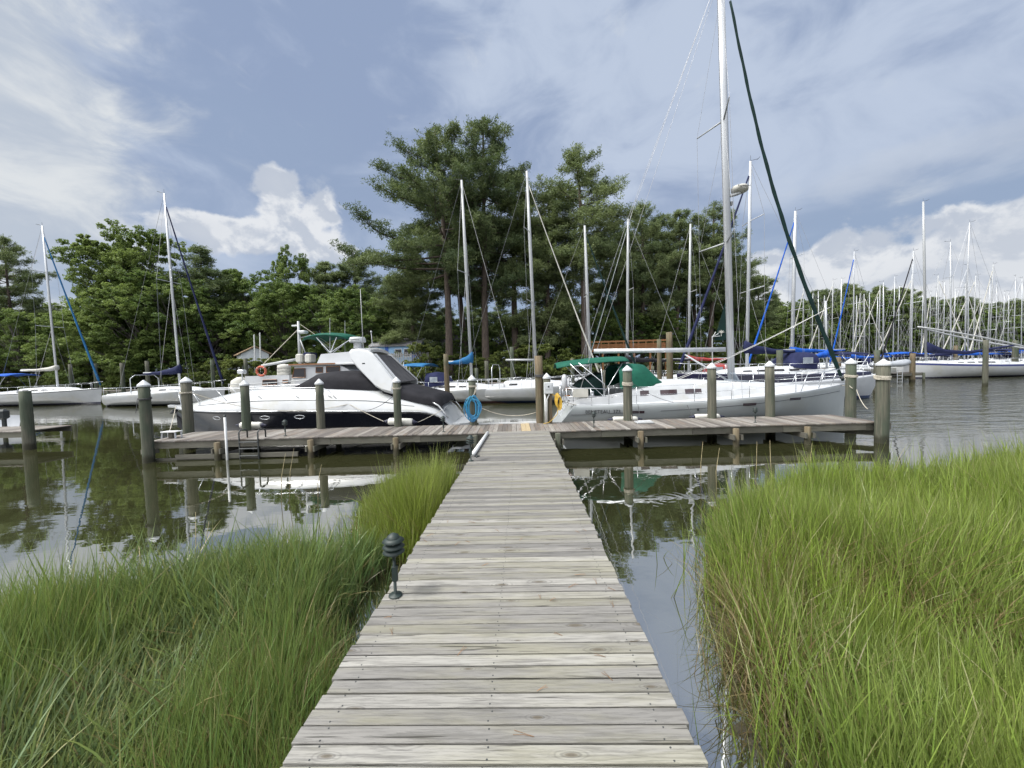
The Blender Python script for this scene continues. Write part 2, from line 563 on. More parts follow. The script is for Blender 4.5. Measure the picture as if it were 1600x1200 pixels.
def water_material():
    m, t, b, out = new_mat('murky_creek_water')
    g = t.add('ShaderNodeNewGeometry').outputs['Position']
    sx = t.add('ShaderNodeSeparateXYZ')
    t.put(sx.inputs[0], g)
    c = t.mix(sstep(t, .35, .65, t.noise(g, .25, 4)), (.022, .024, .010), (.029, .030, .013))
    t.put(b.inputs['Base Color'], c)
    b.inputs['Roughness'].default_value = .015
    b.inputs['IOR'].default_value = 5.6
    # the open reach to the right and far away is ruffled, the pool inside the dock lies still
    open_ = t.math('MULTIPLY', sstep(t, 5.0, 15.0, sx.outputs[0]), sstep(t, 9.0, 16.0, sx.outputs[1]))
    far = sstep(t, 14.0, 30.0, sx.outputs[1])
    patch = sstep(t, .42, .60, t.noise(t.mapping(g, (.5, 1, 1)), .16, 3))
    k = t.math('MULTIPLY_ADD', open_, .60, .018)
    k = t.math('ADD', k, t.math('MULTIPLY', far, .07))
    k = t.math('ADD', k, t.math('MULTIPLY', patch, .018))
    n1 = t.noise(t.mapping(g, (.55, 1.5, 1)), 1.15, 3, .5, .4)
    n2 = t.noise(t.mapping(g, (.8, 1.6, 1)), 5.0, 2, .5)
    h = t.math('ADD', n1, t.math('MULTIPLY', n2, .16))
    # rings spreading from a fish rise just off the boardwalk
    dx = t.math('SUBTRACT', sx.outputs[0], 2.55)
    dy = t.math('SUBTRACT', sx.outputs[1], 6.9)
    d = t.math('SQRT', t.math('ADD', t.math('MULTIPLY', dx, dx), t.math('MULTIPLY', dy, dy)))
    ring = t.math('MULTIPLY', t.math('SINE', t.math('MULTIPLY', d, 42.0)),
                  t.math('SUBTRACT', 1.0, sstep(t, .15, 1.1, d)))
    hh = t.math('ADD', t.math('MULTIPLY', h, k), t.math('MULTIPLY', t.math('MULTIPLY', ring, sstep(t, .35, .65, t.noise(g, 1.1, 3))), .0022))
    bn = t.add('ShaderNodeBump')
    bn.inputs['Strength'].default_value = 1.0
    bn.inputs['Distance'].default_value = .11
    t.put(bn.inputs['Height'], hh)
    t.link(bn.outputs[0], b.inputs['Normal'])
    return m
m_water = water_material()

# ------------------------------------------------------------------ sky and sun
EXPOSURE = 0.0
SUN_EL, SUN_AZ = R(58), R(-108)        # azimuth from +Y towards +X
w = bpy.data.worlds.new('World')
sc.world = w
w.use_nodes = True
w.cycles.sampling_method = 'MANUAL'
w.cycles.sample_map_resolution = 512
t = NT(w.node_tree)
wout = t.add('ShaderNodeOutputWorld')
bg = t.add('ShaderNodeBackground')
bg.inputs['Strength'].default_value = .10
t.link(bg.outputs[0], wout.inputs[0])
sky = t.add('ShaderNodeTexSky', sky_type='NISHITA')
sky.sun_disc = False
sky.sun_elevation = SUN_EL
sky.sun_rotation = SUN_AZ
sky.air_density = 1.0
sky.dust_density = 1.6
sky.ozone_density = 1.6
gen = t.add('ShaderNodeTexCoord').outputs['Generated']
sp = t.add('ShaderNodeSeparateXYZ')
t.put(sp.inputs[0], gen)
X_, Y_, Z_ = sp.outputs
el = t.math('ARCSINE', Z_)
az = t.math('ARCTAN2', X_, Y_)
ae = t.add('ShaderNodeCombineXYZ')
t.put(ae.inputs[0], az)
t.put(ae.inputs[1], el)
AE = ae.outputs[0]

def dir_ang(px, py):
    d = _f + _r2*(px-800)/FPX + _u2*(600-py)/FPX
    d = d/np.linalg.norm(d)
    return math.atan2(d[0], d[1]), math.asin(d[2])

def bump2(px, py, sa, se):
    """soft hill of weight 1 centred on a sky direction, widths in radians"""
    a0, e0 = dir_ang(px, py)
    a = t.math('DIVIDE', t.math('SUBTRACT', az, a0), sa)
    e = t.math('DIVIDE', t.math('SUBTRACT', el, e0), se)
    q = t.math('ADD', t.math('MULTIPLY', a, a), t.math('MULTIPLY', e, e))
    return t.math('POWER', 2.718, t.math('MULTIPLY', q, -1.0))

def addm(*xs):
    r = xs[0]
    for x in xs[1:]:
        r = t.math('ADD', r, x)
    return r

# high layered cloud: planar projection so that it flattens towards the horizon
pz = t.math('MAXIMUM', Z_, .06)
pl = t.add('ShaderNodeCombineXYZ')
t.put(pl.inputs[0], t.math('DIVIDE', X_, pz))
t.put(pl.inputs[1], t.math('DIVIDE', Y_, pz))
PLV = pl.outputs[0]
n_big = t.noise(t.mapping(AE, (1, 1.5, 1), (3.1, 1.7, 0)), 1.9, 5, .5, .4)
n_mid = t.noise(t.mapping(AE, (1, 1.7, 1), (8.1, 4.7, 0)), 4.6, 6, .56, .5)
clear_blue = t.mix(.80, sky.outputs[0], (3.45, 4.35, 6.0))
lay = addm(t.math('MULTIPLY', n_big, .60), t.math('MULTIPLY', n_mid, .25),
           t.math('MULTIPLY', sstep(t, .10, .50, el), .30),
           t.math('MULTIPLY', bump2(440, 235, .34, .15), -.14),
           t.math('MULTIPLY', bump2(1500, 320, .34, .08), -.16))
lay_k = sstep(t, .34, .70, lay)
lay_c = t.mix(sstep(t, .38, .68, addm(t.math('MULTIPLY', n_mid, .75), t.math('MULTIPLY', n_big, .25),
                                      t.math('MULTIPLY', bump2(880, 60, .30, .30), .13), t.math('MULTIPLY', bump2(1300, 90, .5, .30), .10),
                                      t.math('MULTIPLY', bump2(560, 90, .30, .22), -.17), t.math('MULTIPLY', bump2(800, 230, .30, .10), -.05))),
              (2.95, 3.75, 5.5), (5.3, 6.1, 7.55))
c = t.mix(t.math('MULTIPLY', lay_k, .92), clear_blue, lay_c)
# bright broken cloud low on the left and beyond the frame
n_l = t.noise(t.mapping(AE, (1, 1.9, 1), (2.2, .6, 0)), 5.5, 6, .6, .5)
left = addm(n_l, t.math('MULTIPLY', bump2(-40, 120, .17, .28), .46), t.math('MULTIPLY', bump2(-30, 280, .13, .12), .25), t.math('MULTIPLY', bump2(-900, 100, .40, .5), .4))
lk = sstep(t, .60, 1.02, left)
c = t.mix(t.math('MULTIPLY', lk, .92), c, t.mix(sstep(t, .40, .70, n_l), (5.2, 5.8, 6.7), (7.6, 7.9, 8.1)))
# heaped cumulus over the trees
n_c = t.noise(t.mapping(AE, (1, 1.2, 1), (.35, .9, 0)), 11.0, 7, .56, .25)
n_c2 = t.noise(t.mapping(AE, (1, 1.2, 1), (.337, .872, 0)), 11.0, 7, .56, .25)
cu = addm(n_c,
          t.math('MULTIPLY', bump2(428, 285, .042, .050), .34),
          t.math('MULTIPLY', bump2(432, 330, .085, .060), .46),
          t.math('MULTIPLY', bump2(515, 335, .060, .070), .40),
          t.math('MULTIPLY', bump2(300, 345, .095, .034), .44),
          t.math('MULTIPLY', bump2(420, 385, .22, .035), .36),
          t.math('MULTIPLY', bump2(1310, 395, .075, .045), .42),
          t.math('MULTIPLY', bump2(1560, 385, .13, .045), .44),
          t.math('MULTIPLY', bump2(1490, 325, .045, .022), .26),
          t.math('MULTIPLY', bump2(1640, 335, .10, .04), .30),
          t.math('MULTIPLY', bump2(1400, 452, .40, .045), .42),
          t.math('MULTIPLY', bump2(1180, 420, .10, .05), .30),
          t.math('MULTIPLY', bump2(2300, 350, .6, .14), .38),
          t.math('MULTIPLY', bump2(-900, 420, .5, .14), .38),
          t.math('MULTIPLY', sstep(t, .10, .02, el), .22))
ck = sstep(t, .78, .93, cu)
relief = t.math('SUBTRACT', n_c2, n_c)
cshade = sstep(t, -.08, .08, relief)
ccol = t.mix(cshade, (5.4, 5.9, 6.8), (8.2, 8.4, 8.7))
ccol = t.mix(sstep(t, .92, 1.35, cu), ccol, t.mix(.45, ccol, (6.6, 6.95, 7.5)))
c = t.mix(t.math('MULTIPLY', ck, .92), c, ccol)
# thin veils above the right hand cumulus
veil = addm(t.noise(t.mapping(AE, (1, 1.9, 1), (4.2, 2.1, 0)), 6.0, 6, .58, .4), t.math('MULTIPLY', bump2(1330, 275, .30, .035), .34), t.math('MULTIPLY', bump2(1560, 250, .2, .06), .24))
c = t.mix(t.math('MULTIPLY', sstep(t, .66, .98, veil), .5), c, (5.7, 6.3, 7.3))
# unseen sky round the veiled sun and behind viewer, brightened as added fill light
dotn = t.add('ShaderNodeVectorMath', operation='DOT_PRODUCT')
t.put(dotn.inputs[0], gen)
dotn.inputs[1].default_value = (math.sin(SUN_AZ)*math.cos(SUN_EL), math.cos(SUN_AZ)*math.cos(SUN_EL), math.sin(SUN_EL))
fill_glow = sstep(t, .70, 1.0, dotn.outputs['Value'])
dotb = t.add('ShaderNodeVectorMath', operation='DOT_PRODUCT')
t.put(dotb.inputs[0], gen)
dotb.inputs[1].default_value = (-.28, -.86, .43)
c = t.mix(sstep(t, .05, .85, dotb.outputs['Value']), c, (17.0, 17.3, 18.0))  # broad bright sky added behind the viewer to fill the front faces
c = t.mix(fill_glow, c, (46.0, 45.5, 44.5))
c = t.mix(sstep(t, .01, -.06, Z_), c, (1.5, 1.7, 1.6))
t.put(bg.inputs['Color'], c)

sun_d = bpy.data.lights.new('sun', 'SUN')
sun_d.energy = 3.7
sun_d.angle = R(10)
sun_d.color = (1.0, .97, .92)
sun = bpy.data.objects.new('sun', sun_d)
col.objects.link(sun)
sdir = Vector((math.sin(SUN_AZ)*math.cos(SUN_EL), math.cos(SUN_AZ)*math.cos(SUN_EL), math.sin(SUN_EL)))
sun.rotation_euler = sdir.to_track_quat('Z', 'Y').to_euler()
# ------------------------------------------------------------------ water and land
mb = MB()
mb.poly([(-700, -60, 0), (900, -60, 0), (900, 900, 0), (-700, 900, 0)])
setting(mb.build('water', m_water))

SHORE = [(-600, 62), (-120, 58), (-80, 55), (-50, 54), (-30, 52), (-20, 49), (-8, 45), (4, 43), (14, 44), (22, 50), (30, 62),
         (42, 84), (60, 120), (80, 150), (130, 165), (300, 175), (900, 185)]

def land_z(x, y):
    ys = pw(x, SHORE)
    d = y-ys
    if d < 0:
        return max(-.6, d*.25)
    return min(1.1, .15+d*.09)+min(5.0, max(0, d-14)*.03)

xs = list(np.linspace(-600, -140, 12))+list(np.linspace(-130, 140, 70))+list(np.linspace(160, 900, 14))
mb = MB()
mb.smooth = True
ds = [-3, -1, 0, .6, 1.5, 4, 8, 14, 22, 40, 80, 200, 500]
rows = []
for x in xs:
    ys = pw(x, SHORE)
    rows.append([(x, ys+d, land_z(x, ys+d)+.12*math.sin(x*.7+d)*min(1, max(0, d))) for d in ds])
mb.loft(rows, closed=False)
setting(mb.build('far_shore_ground', m_land))

# ------------------------------------------------------------------ boardwalk
WX0, WX1 = -1.10, .735
def walk_z(y):
    return .78-.0183*y
bw = thing('boardwalk', 'long straight boardwalk of weathered grey planks leading out to the dock', 'boardwalk', (0, 0, 0))
mb = MB()
nail = []
y = -1.6
pitch = .0935
k = 0
while y < 11.12:
    wv = pitch-.0115+random.uniform(-.0025, .0025)
    yc = y+wv/2
    zc = walk_z(yc)-.019+random.uniform(-.0015, .0018)
    # the outer half was laid earlier: browner and a little narrower in tone
    old = 1 if yc > 4.6 else 0
    base = random.random()
    mb.tone = min(1, max(0, (base*.75+.05) if old else (.25+base*.75)))
    x0, x1 = WX0+random.uniform(-.012, .012), WX1+random.uniform(-.012, .012)
    mb.box(((x0+x1)/2, yc, zc), (x1-x0, wv, .038), rz=random.uniform(-.0016, .0016), bev=.0028, rx=random.uniform(-.006, .006))
    if yc < 7.5:
        for xn in (WX0+.13, (WX0+WX1)/2-.02, WX1-.13):
            for sgn in (-.028, .028):
                nail.append((xn+random.uniform(-.012, .012), yc+sgn+random.uniform(-.005, .005), zc+.0196))
    y += pitch
    k += 1
mb.mat = 1
for p in nail:
    mb.lathe(p, [(.0045, -.002), (.0045, .0006), (.0, .0008)], 6)
mb.build('decking', [m_deck, m_darkmetal], bw)
for x in (WX0+.06, (WX0+WX1)/2, WX1-.06):
    mb = MB()
    mb.tone = random.random()
    mb.loft([[(x-.022, yy, walk_z(yy)-.04), (x+.022, yy, walk_z(yy)-.04), (x+.022, yy, walk_z(yy)-.225), (x-.022, yy, walk_z(yy)-.225)] for yy in (-1.6, 11.05)])
    mb.build('stringer', m_beam, bw)
for yy in (1.2, 3.6, 6.0, 8.4, 10.6):
    for x in (WX0+.13, WX1-.13):
        mb = MB()
        mb.smooth = True
        mb.lathe((x, yy, -1.2), [(.09, 0), (.088, 1.2+walk_z(yy)-.06)], 12)
        mb.build('support_post', m_pile2, bw)

# ------------------------------------------------------------------ dock across the end
def dock_y(x):
    return 11.14+.020*x          # near edge
DX0, DX1, DW = -11.05, 10.25, 1.72
DZ = .575
dock = thing('floating_style_dock', 'weathered wooden cross dock joining the boardwalk, with boats moored behind it', 'dock')
dock.name = 'cross_dock'
mb = MB()
x = DX0
i = 0
while x < DX1:
    wd = .138+random.uniform(-.004, .003)
    sag = -.018*math.exp(-((x+.2)/2.2)**2)
    y0 = dock_y(x)-random.uniform(.0, .035)
    y1 = dock_y(x)+DW+random.uniform(.0, .03)
    fresh = (abs(x-.02) < .16)
    mb.mat = 1 if fresh else 0
    mb.tone = random.random()
    mb.box((x+wd/2, (y0+y1)/2, DZ-.019+sag+random.uniform(-.003, .004)), (wd, y1-y0, .038), rz=.020+random.uniform(-.004, .004), bev=.004, ry=random.uniform(-.008, .008))
    x += .1445
    i += 1
mb.build('decking', [m_dock, m_newwood], dock)
for nm, off, zt, hh in (('near_fascia', .05, DZ-.04, .19), ('far_fascia', DW-.05, DZ-.04, .19), ('joist', DW*.5, DZ-.04, .16)):
    mb = MB()
    xs_ = np.linspace(DX0+.1, DX1-.05, 9)
    for a, b in zip(xs_[:-1], xs_[1:]):
        mb.tone = random.random()
        mb.beam((a+.004, dock_y(a)+off, zt-hh/2), (b-.004, dock_y(b)+off, zt-hh/2), .04, hh)
    mb.build('fascia_board' if 'fascia' in nm else 'joist', m_beam, dock)
post_px = [(339, 688), (485, 687), (618, 682), (742, 684), (872, 684), (1001, 671), (1150, 668), (1262, 665)]
for px, py in post_px:
    p = at(px, py, 11.0)
    yy = dock_y(p.x)-.10
    p = at(px, py, yy)
    mb = MB()
    mb.smooth = True
    mb.lathe((p.x, yy, -1.3), [(.088, 0), (.085, 1.3+DZ-.07), (.07, 1.3+DZ-.06)], 12)
    mb.build('support_post', m_pile2 if random.random() < .6 else m_pile, dock)
    mb = MB()
    mb.tone = random.random()
    for s in (-1, 1):
        mb.box((p.x+s*.115, yy+.85, DZ-.31), (.045, 1.9, .15), rz=.02)
    mb.build('cross_beam', m_beam, dock)
    mb = MB()
    mb.smooth = True
    mb.lathe((p.x+.03, yy+1.62, -1.3), [(.088, 0), (.085, 1.3+DZ-.07)], 12)
    mb.build('support_post', m_pile, dock)
mb = MB()
mb.tone = .4
mb.beam((-10.2, dock_y(-10)-.03, .10), (-6.6, dock_y(-6.6)-.03, .10), .05, .13)
mb.beam((-10.9, dock_y(-10)-.0, .03), (-7.8, dock_y(-6.6)-.0, .03), .05, .06)
mb.build('lower_waler', m_beam, dock)
mb = MB()
mb.tone = .4
mb.beam((DX1-.3, dock_y(10)+.05, DZ-.14), (DX1+.42, dock_y(10)+.06, DZ-.14), .05, .2)
mb.beam((DX1-1.2, dock_y(10)+1.2, DZ-.33), (DX1+.25, dock_y(10)-.05, DZ-.33), .06, .16)
mb.build('end_beam', m_beam, dock)
mb = MB()
mb.beam((DX0-.02, dock_y(-11)+.0, DZ-.28), (DX0+.25, dock_y(-11)-.06, DZ-.28), .3, .14)
mb.build('end_beam', m_beam, dock)
# grade stamp and scuffs are surface pattern; a white plank edging lies behind the junction
mb = MB()
a, b = at(748, 662, dock_y(-1.5)+DW+.06), at(842, 659, dock_y(.6)+DW+.06)
mb.beam((a.x, a.y, DZ+.005), (b.x, b.y, DZ+.005), .07, .05)
mb.build('white_edge_strip', m_pvc, dock)

# mooring piles with white caps
def piling(px, ptip, Y, dia, label, cap=True, base=-1.5, lean=(0, 0), mat=None, group='white capped mooring piles along the dock', tip_z=None):
    p = at(px, ptip, Y)
    ztop = p.z if tip_z is None else tip_z
    o = thing('mooring_pile', label, 'mooring pile', (p.x, Y, 0), 0, group)
    if lean == (0, 0):
        lean = (random.uniform(-.012, .012), random.uniform(-.01, .01))
    mb = MB()
    mb.smooth = True
    r = dia/2
    capH = .17
    zt = ztop-(capH-.03 if cap else 0)
    n = 14
    rings = []
    ph = random.uniform(0, 6)
    for z in np.linspace(base, zt, 9):
        q = (z-0)/2.0
        rr = r*(1.03-.05*q)*(1+.015*math.sin(z*5+ph))
        rings.append([(lean[0]*z+rr*math.cos(2*PI*k/n)*(1+.02*math.sin(3*k+ph+z)), lean[1]*z+rr*math.sin(2*PI*k/n)*(1+.02*math.cos(2*k+ph)), z) for k in range(n)])
    mb.loft(rings)
    mb.build('shaft', mat or m_pile, o)
    if cap:
        mb = MB()
        mb.lathe((lean[0]*zt, lean[1]*zt, zt-.045), [(r*1.07, 0), (r*1.10, .004), (r*1.10, .05), (r*.62, .05+capH*.40), (.012, capH+.02), (0, capH+.02)], 18)
        mb.build('cap', m_cap, o)
    return o
def far_pile_y(x):
    return dock_y(x)+DW-.06
PILES = {}
for key, px, tip, near, dia, label in (
    ('a', 224, 594, True, .275, 'capped mooring pile standing in the water at the left end of the dock'),
    ('b', 289, 589, False, .31, 'capped pile behind the bow of the black motor cruiser, rope round its neck'),
    ('c', 381, 594, False, .265, 'capped pile between the swim ladder and the cruiser foredeck'),
    ('d', 498, 592, False, .255, 'capped pile in front of the black windshield cover'),
    ('e', 619, 589, False, .25, 'capped pile at the foot of the radar arch, in front of a white fender'),
    ('f', 738, 586, False, .25, 'capped pile with a coil of blue hose hanging on it'),
    ('g', 853, 583, False, .25, 'capped pile behind the power pedestal at the dock junction'),
    ('h', 980, 571, False, .295, 'capped pile beside the green dodger with white rope wound round it'),
    ('i', 1112, 567, False, .275, 'capped pile in front of the sloop just left of its mast'),
    ('j', 1204, 564, False, .28, 'capped pile in front of the sloop just right of its mast'),
    ('k', 1330, 560, False, .295, 'capped pile at the sloop bow with a knotted bow line'),
    ('l', 1379, 561, True, .32, 'capped mooring pile standing in the water at the right end of the dock')):
    x = at(px, tip, 11 if near else 12.7).x
    Y = (dock_y(x)-.18) if near else far_pile_y(x)
    PILES[key] = piling(px, tip, Y, dia, label)
PILES['low'] = piling(842, 556, far_pile_y(.6)+.10, .27, 'tall uncapped pile next to the power pedestal, reddish brown in the middle', cap=False, mat=m_pile2)
def ppos(k):
    return PILES[k].location

# ropes wound round piles
def rope_wrap(k, z, turns, label, r=.165, mat=None, tail=None, rad=.011):
    p = ppos(k)
    mb = MB()
    mb.smooth = True
    pts = []
    n = int(turns*14)
    for i in range(n+1):
        a = 2*PI*i/14
        rr = r+.008*math.sin(i*1.7)
        pts.append((p.x+rr*math.cos(a), p.y+rr*math.sin(a), z-.028*i/14+.012*math.sin(a*1.0)))
    mb.tube(pts, rad, 6)
    if tail:
        mb.tube(catenary(pts[int(n*.78)], tail, .06, 8), rad*.9, 6)
    o = mb.build('mooring_rope', mat or m_rope)
    return tag(o, label, 'rope', 'ropes wound round the piles')
rope_wrap('a', 1.88, 2.2, 'dark rope tied round the left end pile', .15, m_ropedark, (ppos('a').x-.12, ppos('a').y-.17, 1.45))
rope_wrap('b', 1.95, 2.1, 'pale rope round the pile by the cruiser bow', .168)
rope_wrap('e', 1.90, 2.5, 'rope round the pile in front of the radar arch', .14)
rope_wrap('f', 1.90, 2.6, 'rope round the pile above the blue hose', .14)
rope_wrap('h', 1.86, 4.2, 'thick white rope wound round the pile beside the green dodger', .163, None, (ppos('h').x+.08, ppos('h').y-.17, .62), .013)
rope_wrap('k', 1.90, 3.2, 'knotted white rope round the pile at the sloop bow', .165, None, (ppos('k').x-.10, ppos('k').y-.18, 1.45), .016)
rope_wrap('l', 1.93, 4.0, 'white rope wound round the right end pile', .175, None, (ppos('l').x+.17, ppos('l').y-.10, 1.62), .016)
rope_wrap('low', 2.20, 3.0, 'dark strap tied round the tall uncapped pile', .15, m_ropedark, None, .014)

# blue hose coil on pile f
p = ppos('f')
mb = MB()
mb.smooth = True
pts = []
n = 13*22
for i in range(n+1):
    a = 2*PI*i/22
    k = i//22
    rx = .19+.06*math.sin(k*2.1+1)+.02*math.sin(a*2+k)
    rz = .36+.09*math.sin(k*1.3+.5)+.03*math.sin(a*3+k*2)
    pts.append((p.x+.045*math.sin(k*1.7+a*.16)+rx*math.sin(a), p.y-.15-.0035*k-.03*abs(math.cos(a*.5+k))-.012*math.sin(i*.37), 1.25-.015*math.sin(k*1.1)+rz*math.cos(a)*(1 if math.cos(a) < 0 else .9)-.10))
mb.tube(pts, .013, 6)
tag(mb.build('hose_coil', m_hose), 'loosely coiled blue water hose hanging on a dock pile', 'hose')
mb = MB()
mb.smooth = True
mb.tube(catenary((p.x+.13, p.y-.13, 1.85), (p.x+.02, p.y-.16, 1.5), .0, 4), .012, 6)
mb.tube([(p.x+.0, p.y-.16, 1.52), (p.x+.08, p.y-.15, 1.62), (p.x+.15, p.y-.12, 1.80)], .012, 6)
tag(mb.build('hanging_line', m_rope), 'short white line the blue hose hangs from', 'rope')

# path lights
def path_light():
    o = thing('path_light', 'tiered dark green path light on the near left edge of the boardwalk', 'path light', (0, 0, 0), 0, 'low tiered path lights on the boardwalk and dock')
    mb = MB()
    mb.smooth = True
    mb.lathe((0, 0, 0), [(.046, 0), (.052, .004), (.05, .010), (.02, .013), (.012, .02), (.011, .30)], 18)
    mb.build('base_and_stem', m_darkgreen, o)
    mb = MB()
    mb.box((.004, -.004, .175), (.042, .026, .115), bev=.003)
    mb.build('junction_box', m_darkgreen, o)
    mb = MB()
    mb.smooth = True
    mb.lathe((0, 0, .27), [(.010, 0), (.014, .03), (.04, .05), (.053, .072), (.053, .085), (.02, .088)], 18)
    mb.build('bowl', m_darkgreen, o)
    mb = MB()
    mb.lathe((0, 0, .35), [(.034, 0), (.034, .085)], 14)
    mb.build('lens', m_lens, o)
    for z in (.345, .385, .430):
        mb = MB()
        mb.smooth = True
        mb.lathe((0, 0, z), [(.046, .010), (.080, -.002), (.082, .000), (.050, .021), (.030, .022)], 22)
        mb.build('louvre_ring', m_darkgreen, o)
    for i in range(3):
        a = 2*PI*i/3+.5
        mb = MB()
        mb.tube([(.040*math.cos(a), .040*math.sin(a), .33), (.040*math.cos(a), .040*math.sin(a), .452)], .004, 6)
        mb.build('louvre_rod', m_darkgreen, o)
    mb = MB()
    mb.smooth = True
    mb.lathe((0, 0, .448), [(.050, .0), (.050, .004), (.040, .022), (.018, .036), (0, .040)], 20)
    mb.build('cap', m_darkgreen, o)
    return o
pl0 = path_light()
p = atz(616, 931, .727)
pl0.location = (p.x+.01, p.y, walk_z(p.y)+.001)
for px, py, yy, zz, s, lab in (
    (736, 724, None, None, 1.05, 'path light beside the white pipe at the far left edge of the boardwalk'),
    (446, 681, dock_y(-7)+.35, DZ+.003, 1.0, 'path light on the dock between swim ladder and canvas covered windshield'),
    (693, 673, dock_y(-2)+.3, DZ+.003, 1.0, 'path light on the dock in front of the cruiser transom'),
    (928, 668, dock_y(2)+.45, DZ+.003, .95, 'path light on the dock in front of the lettering on the sloop'),
    (1180, 663, dock_y(7)+.5, DZ+.003, .95, 'path light on the right part of the dock, between two capped piles')):
    if yy is None:
        q = atz(px, py, .60)
        q.z = walk_z(q.y)+.001
        q.x = max(q.x, WX0+.06)
    else:
        q = at(px, py, yy)
        q.z = zz
    dup(pl0, q, random.uniform(-.5, .5), (s, s, s), lab)

# white pipe along the walkway edge
a, b = atz(762, 678, .60), atz(739, 714, .63)
mb = MB()
mb.smooth = True
mb.tube([(a.x, a.y, walk_z(a.y)+.048), (b.x, b.y, walk_z(b.y)+.048)], .045, 14)
pp = thing('pipe', 'white plastic pipe lying along the far left edge of the boardwalk', 'pipe')
mb.build('tube', m_pvc, pp)
mb = MB()
mb.box((b.x+.085, b.y-.02, walk_z(b.y)+.016), (.11, .03, .03), bev=.004)
mb.box((b.x+.085, b.y-.05, walk_z(b.y)+.014), (.03, .11, .025), bev=.004)
mb.build('clamp', m_darkmetal, pp)
# upright white pole
a = at(351, 649, dock_y(-8.3)-.16)
mb = MB()
mb.smooth = True
mb.tube([(a.x, a.y, -.9), (a.x, a.y, a.z)], .032, 12)
pp = thing('marker_pole', 'upright white plastic pole standing in front of the dock beside the swim ladder', 'pole')
mb.build('shaft', m_pvc, pp)
mb = MB()
mb.lathe((a.x, a.y, a.z), [(.036, -.05), (.036, .0), (.02, .015), (0, .018)], 12)
mb.build('end_cap', m_darkmetal, pp)

# swim ladder
q0, q1 = at(374, 690, dock_y(-8)-.10), at(403, 690, dock_y(-8)-.10)
lad = thing('swim_ladder', 'grey metal swim ladder hooked over the left part of the dock', 'ladder', (0, 0, 0))
for q in (q0, q1):
    mb = MB()
    mb.smooth = True
    yy = dock_y(q.x)-.10
    mb.tube([(q.x, yy, -.35), (q.x, yy, DZ+.20), (q.x, yy+.06, DZ+.26), (q.x, yy+.28, DZ+.26), (q.x, yy+.34, DZ+.2), (q.x, yy+.34, DZ+.003)], .021, 8)
    mb.build('rail', m_darkmetal, lad)
for z in (-.1, .10, .31, .50):
    mb = MB()
    mb.box(((q0.x+q1.x)/2, dock_y(q0.x)-.10, z), (q1.x-q0.x, .07, .03), bev=.006)
    mb.build('tread', m_darkmetal, lad)

# white boarding step at the left end
p = at(265, 684, dock_y(-11)+.45)
st = thing('dock_step', 'small white step stool on the left end of the dock', 'step', (p.x+.02, dock_y(p.x)+.5, DZ+.004))
mb = MB()
mb.box((0, 0, .20), (.48, .26, .03), bev=.008)
mb.build('tread', m_pvc, st)
for sx in (-.20, .20):
    for sy in (-.10, .10):
        mb = MB()
        mb.beam((sx*1.1, sy*1.1, 0), (sx, sy, .185), .035, .035)
        mb.build('leg', m_alu, st)
mb = MB()
mb.box((0, .0, .085), (.12, .10, .16), bev=.005)
mb.build('block', m_beam, st)
# flat white cover
p = at(1006, 659, dock_y(4)+.95)
cv = thing('dock_locker', 'flat white hatch lid lying on the dock beside the rope wound pile', 'lid', (p.x, dock_y(p.x)+.95, DZ+.004))
mb = MB()
mb.box((0, 0, .03), (.52, .34, .05), bev=.01)
mb.build('lid', m_gel, cv)
mb = MB()
mb.box((.03, -.01, .064), (.40, .24, .018), bev=.006)
mb.build('raised_panel', m_deckw, cv)

# power pedestal
px0 = at(857, 610, far_pile_y(.8)-.18)
pd = thing('power_pedestal', 'white shore power box on a post at the dock junction', 'power pedestal', (px0.x, far_pile_y(.8)-.20, DZ+.003))
mb = MB()
mb.tone = .3
mb.box((.06, .08, .55), (.10, .10, 1.1), bev=.006)
mb.build('post', m_pile2, pd)
mb = MB()
mb.box((0, -.02, 1.16), (.30, .14, .38), bev=.02)
mb.build('cabinet', m_cap, pd)
mb = MB()
mb.box((0, -.094, 1.20), (.20, .012, .16), bev=.004)
mb.build('door', m_alu, pd)
mb = MB()
mb.lathe((0, -.098, 1.21), [(.028, 0), (.028, .02), (.0, .022)], 12, (0, -1, 0))
mb.build('socket', m_darkmetal, pd)
mb = MB()
mb.smooth = True
mb.tube([(-.12, -.02, .02), (-.12, -.02, .98)], .026, 8)
mb.tube([(.02, -.03, .96), (-.06, -.03, .80), (-.08, -.03, .02)], .022, 8)
mb.build('conduit', m_pvc, pd)
# yellow cords
mb = MB()
mb.smooth = True
pts = []
for i in range(7*18+1):
    a = 2*PI*i/18
    k = i//18
    pts.append((px0.x+.30+.075*math.sin(a)+.012*k-.03, px0.y-.10-.008*k, DZ+.78+.22*math.cos(a)-.02*k))
mb.tube(pts, .013, 6)
mb.tube(catenary((px0.x+.10, px0.y-.05, DZ+.98), (px0.x+.30, px0.y-.1, DZ+.95), .05, 6), .013, 6)
mb.tube([(px0.x+.31, px0.y-.08, DZ+.55), (px0.x+.26, px0.y-.08, DZ+.3), (px0.x+.10, px0.y-.12, DZ+.14), (px0.x-.03, px0.y-.14, DZ+.04), (px0.x-.2, px0.y-.16, DZ+.02)], .012, 6)
tag(mb.build('shore_power_cord', m_cord), 'yellow shore power cord looped beside the power pedestal', 'cord')

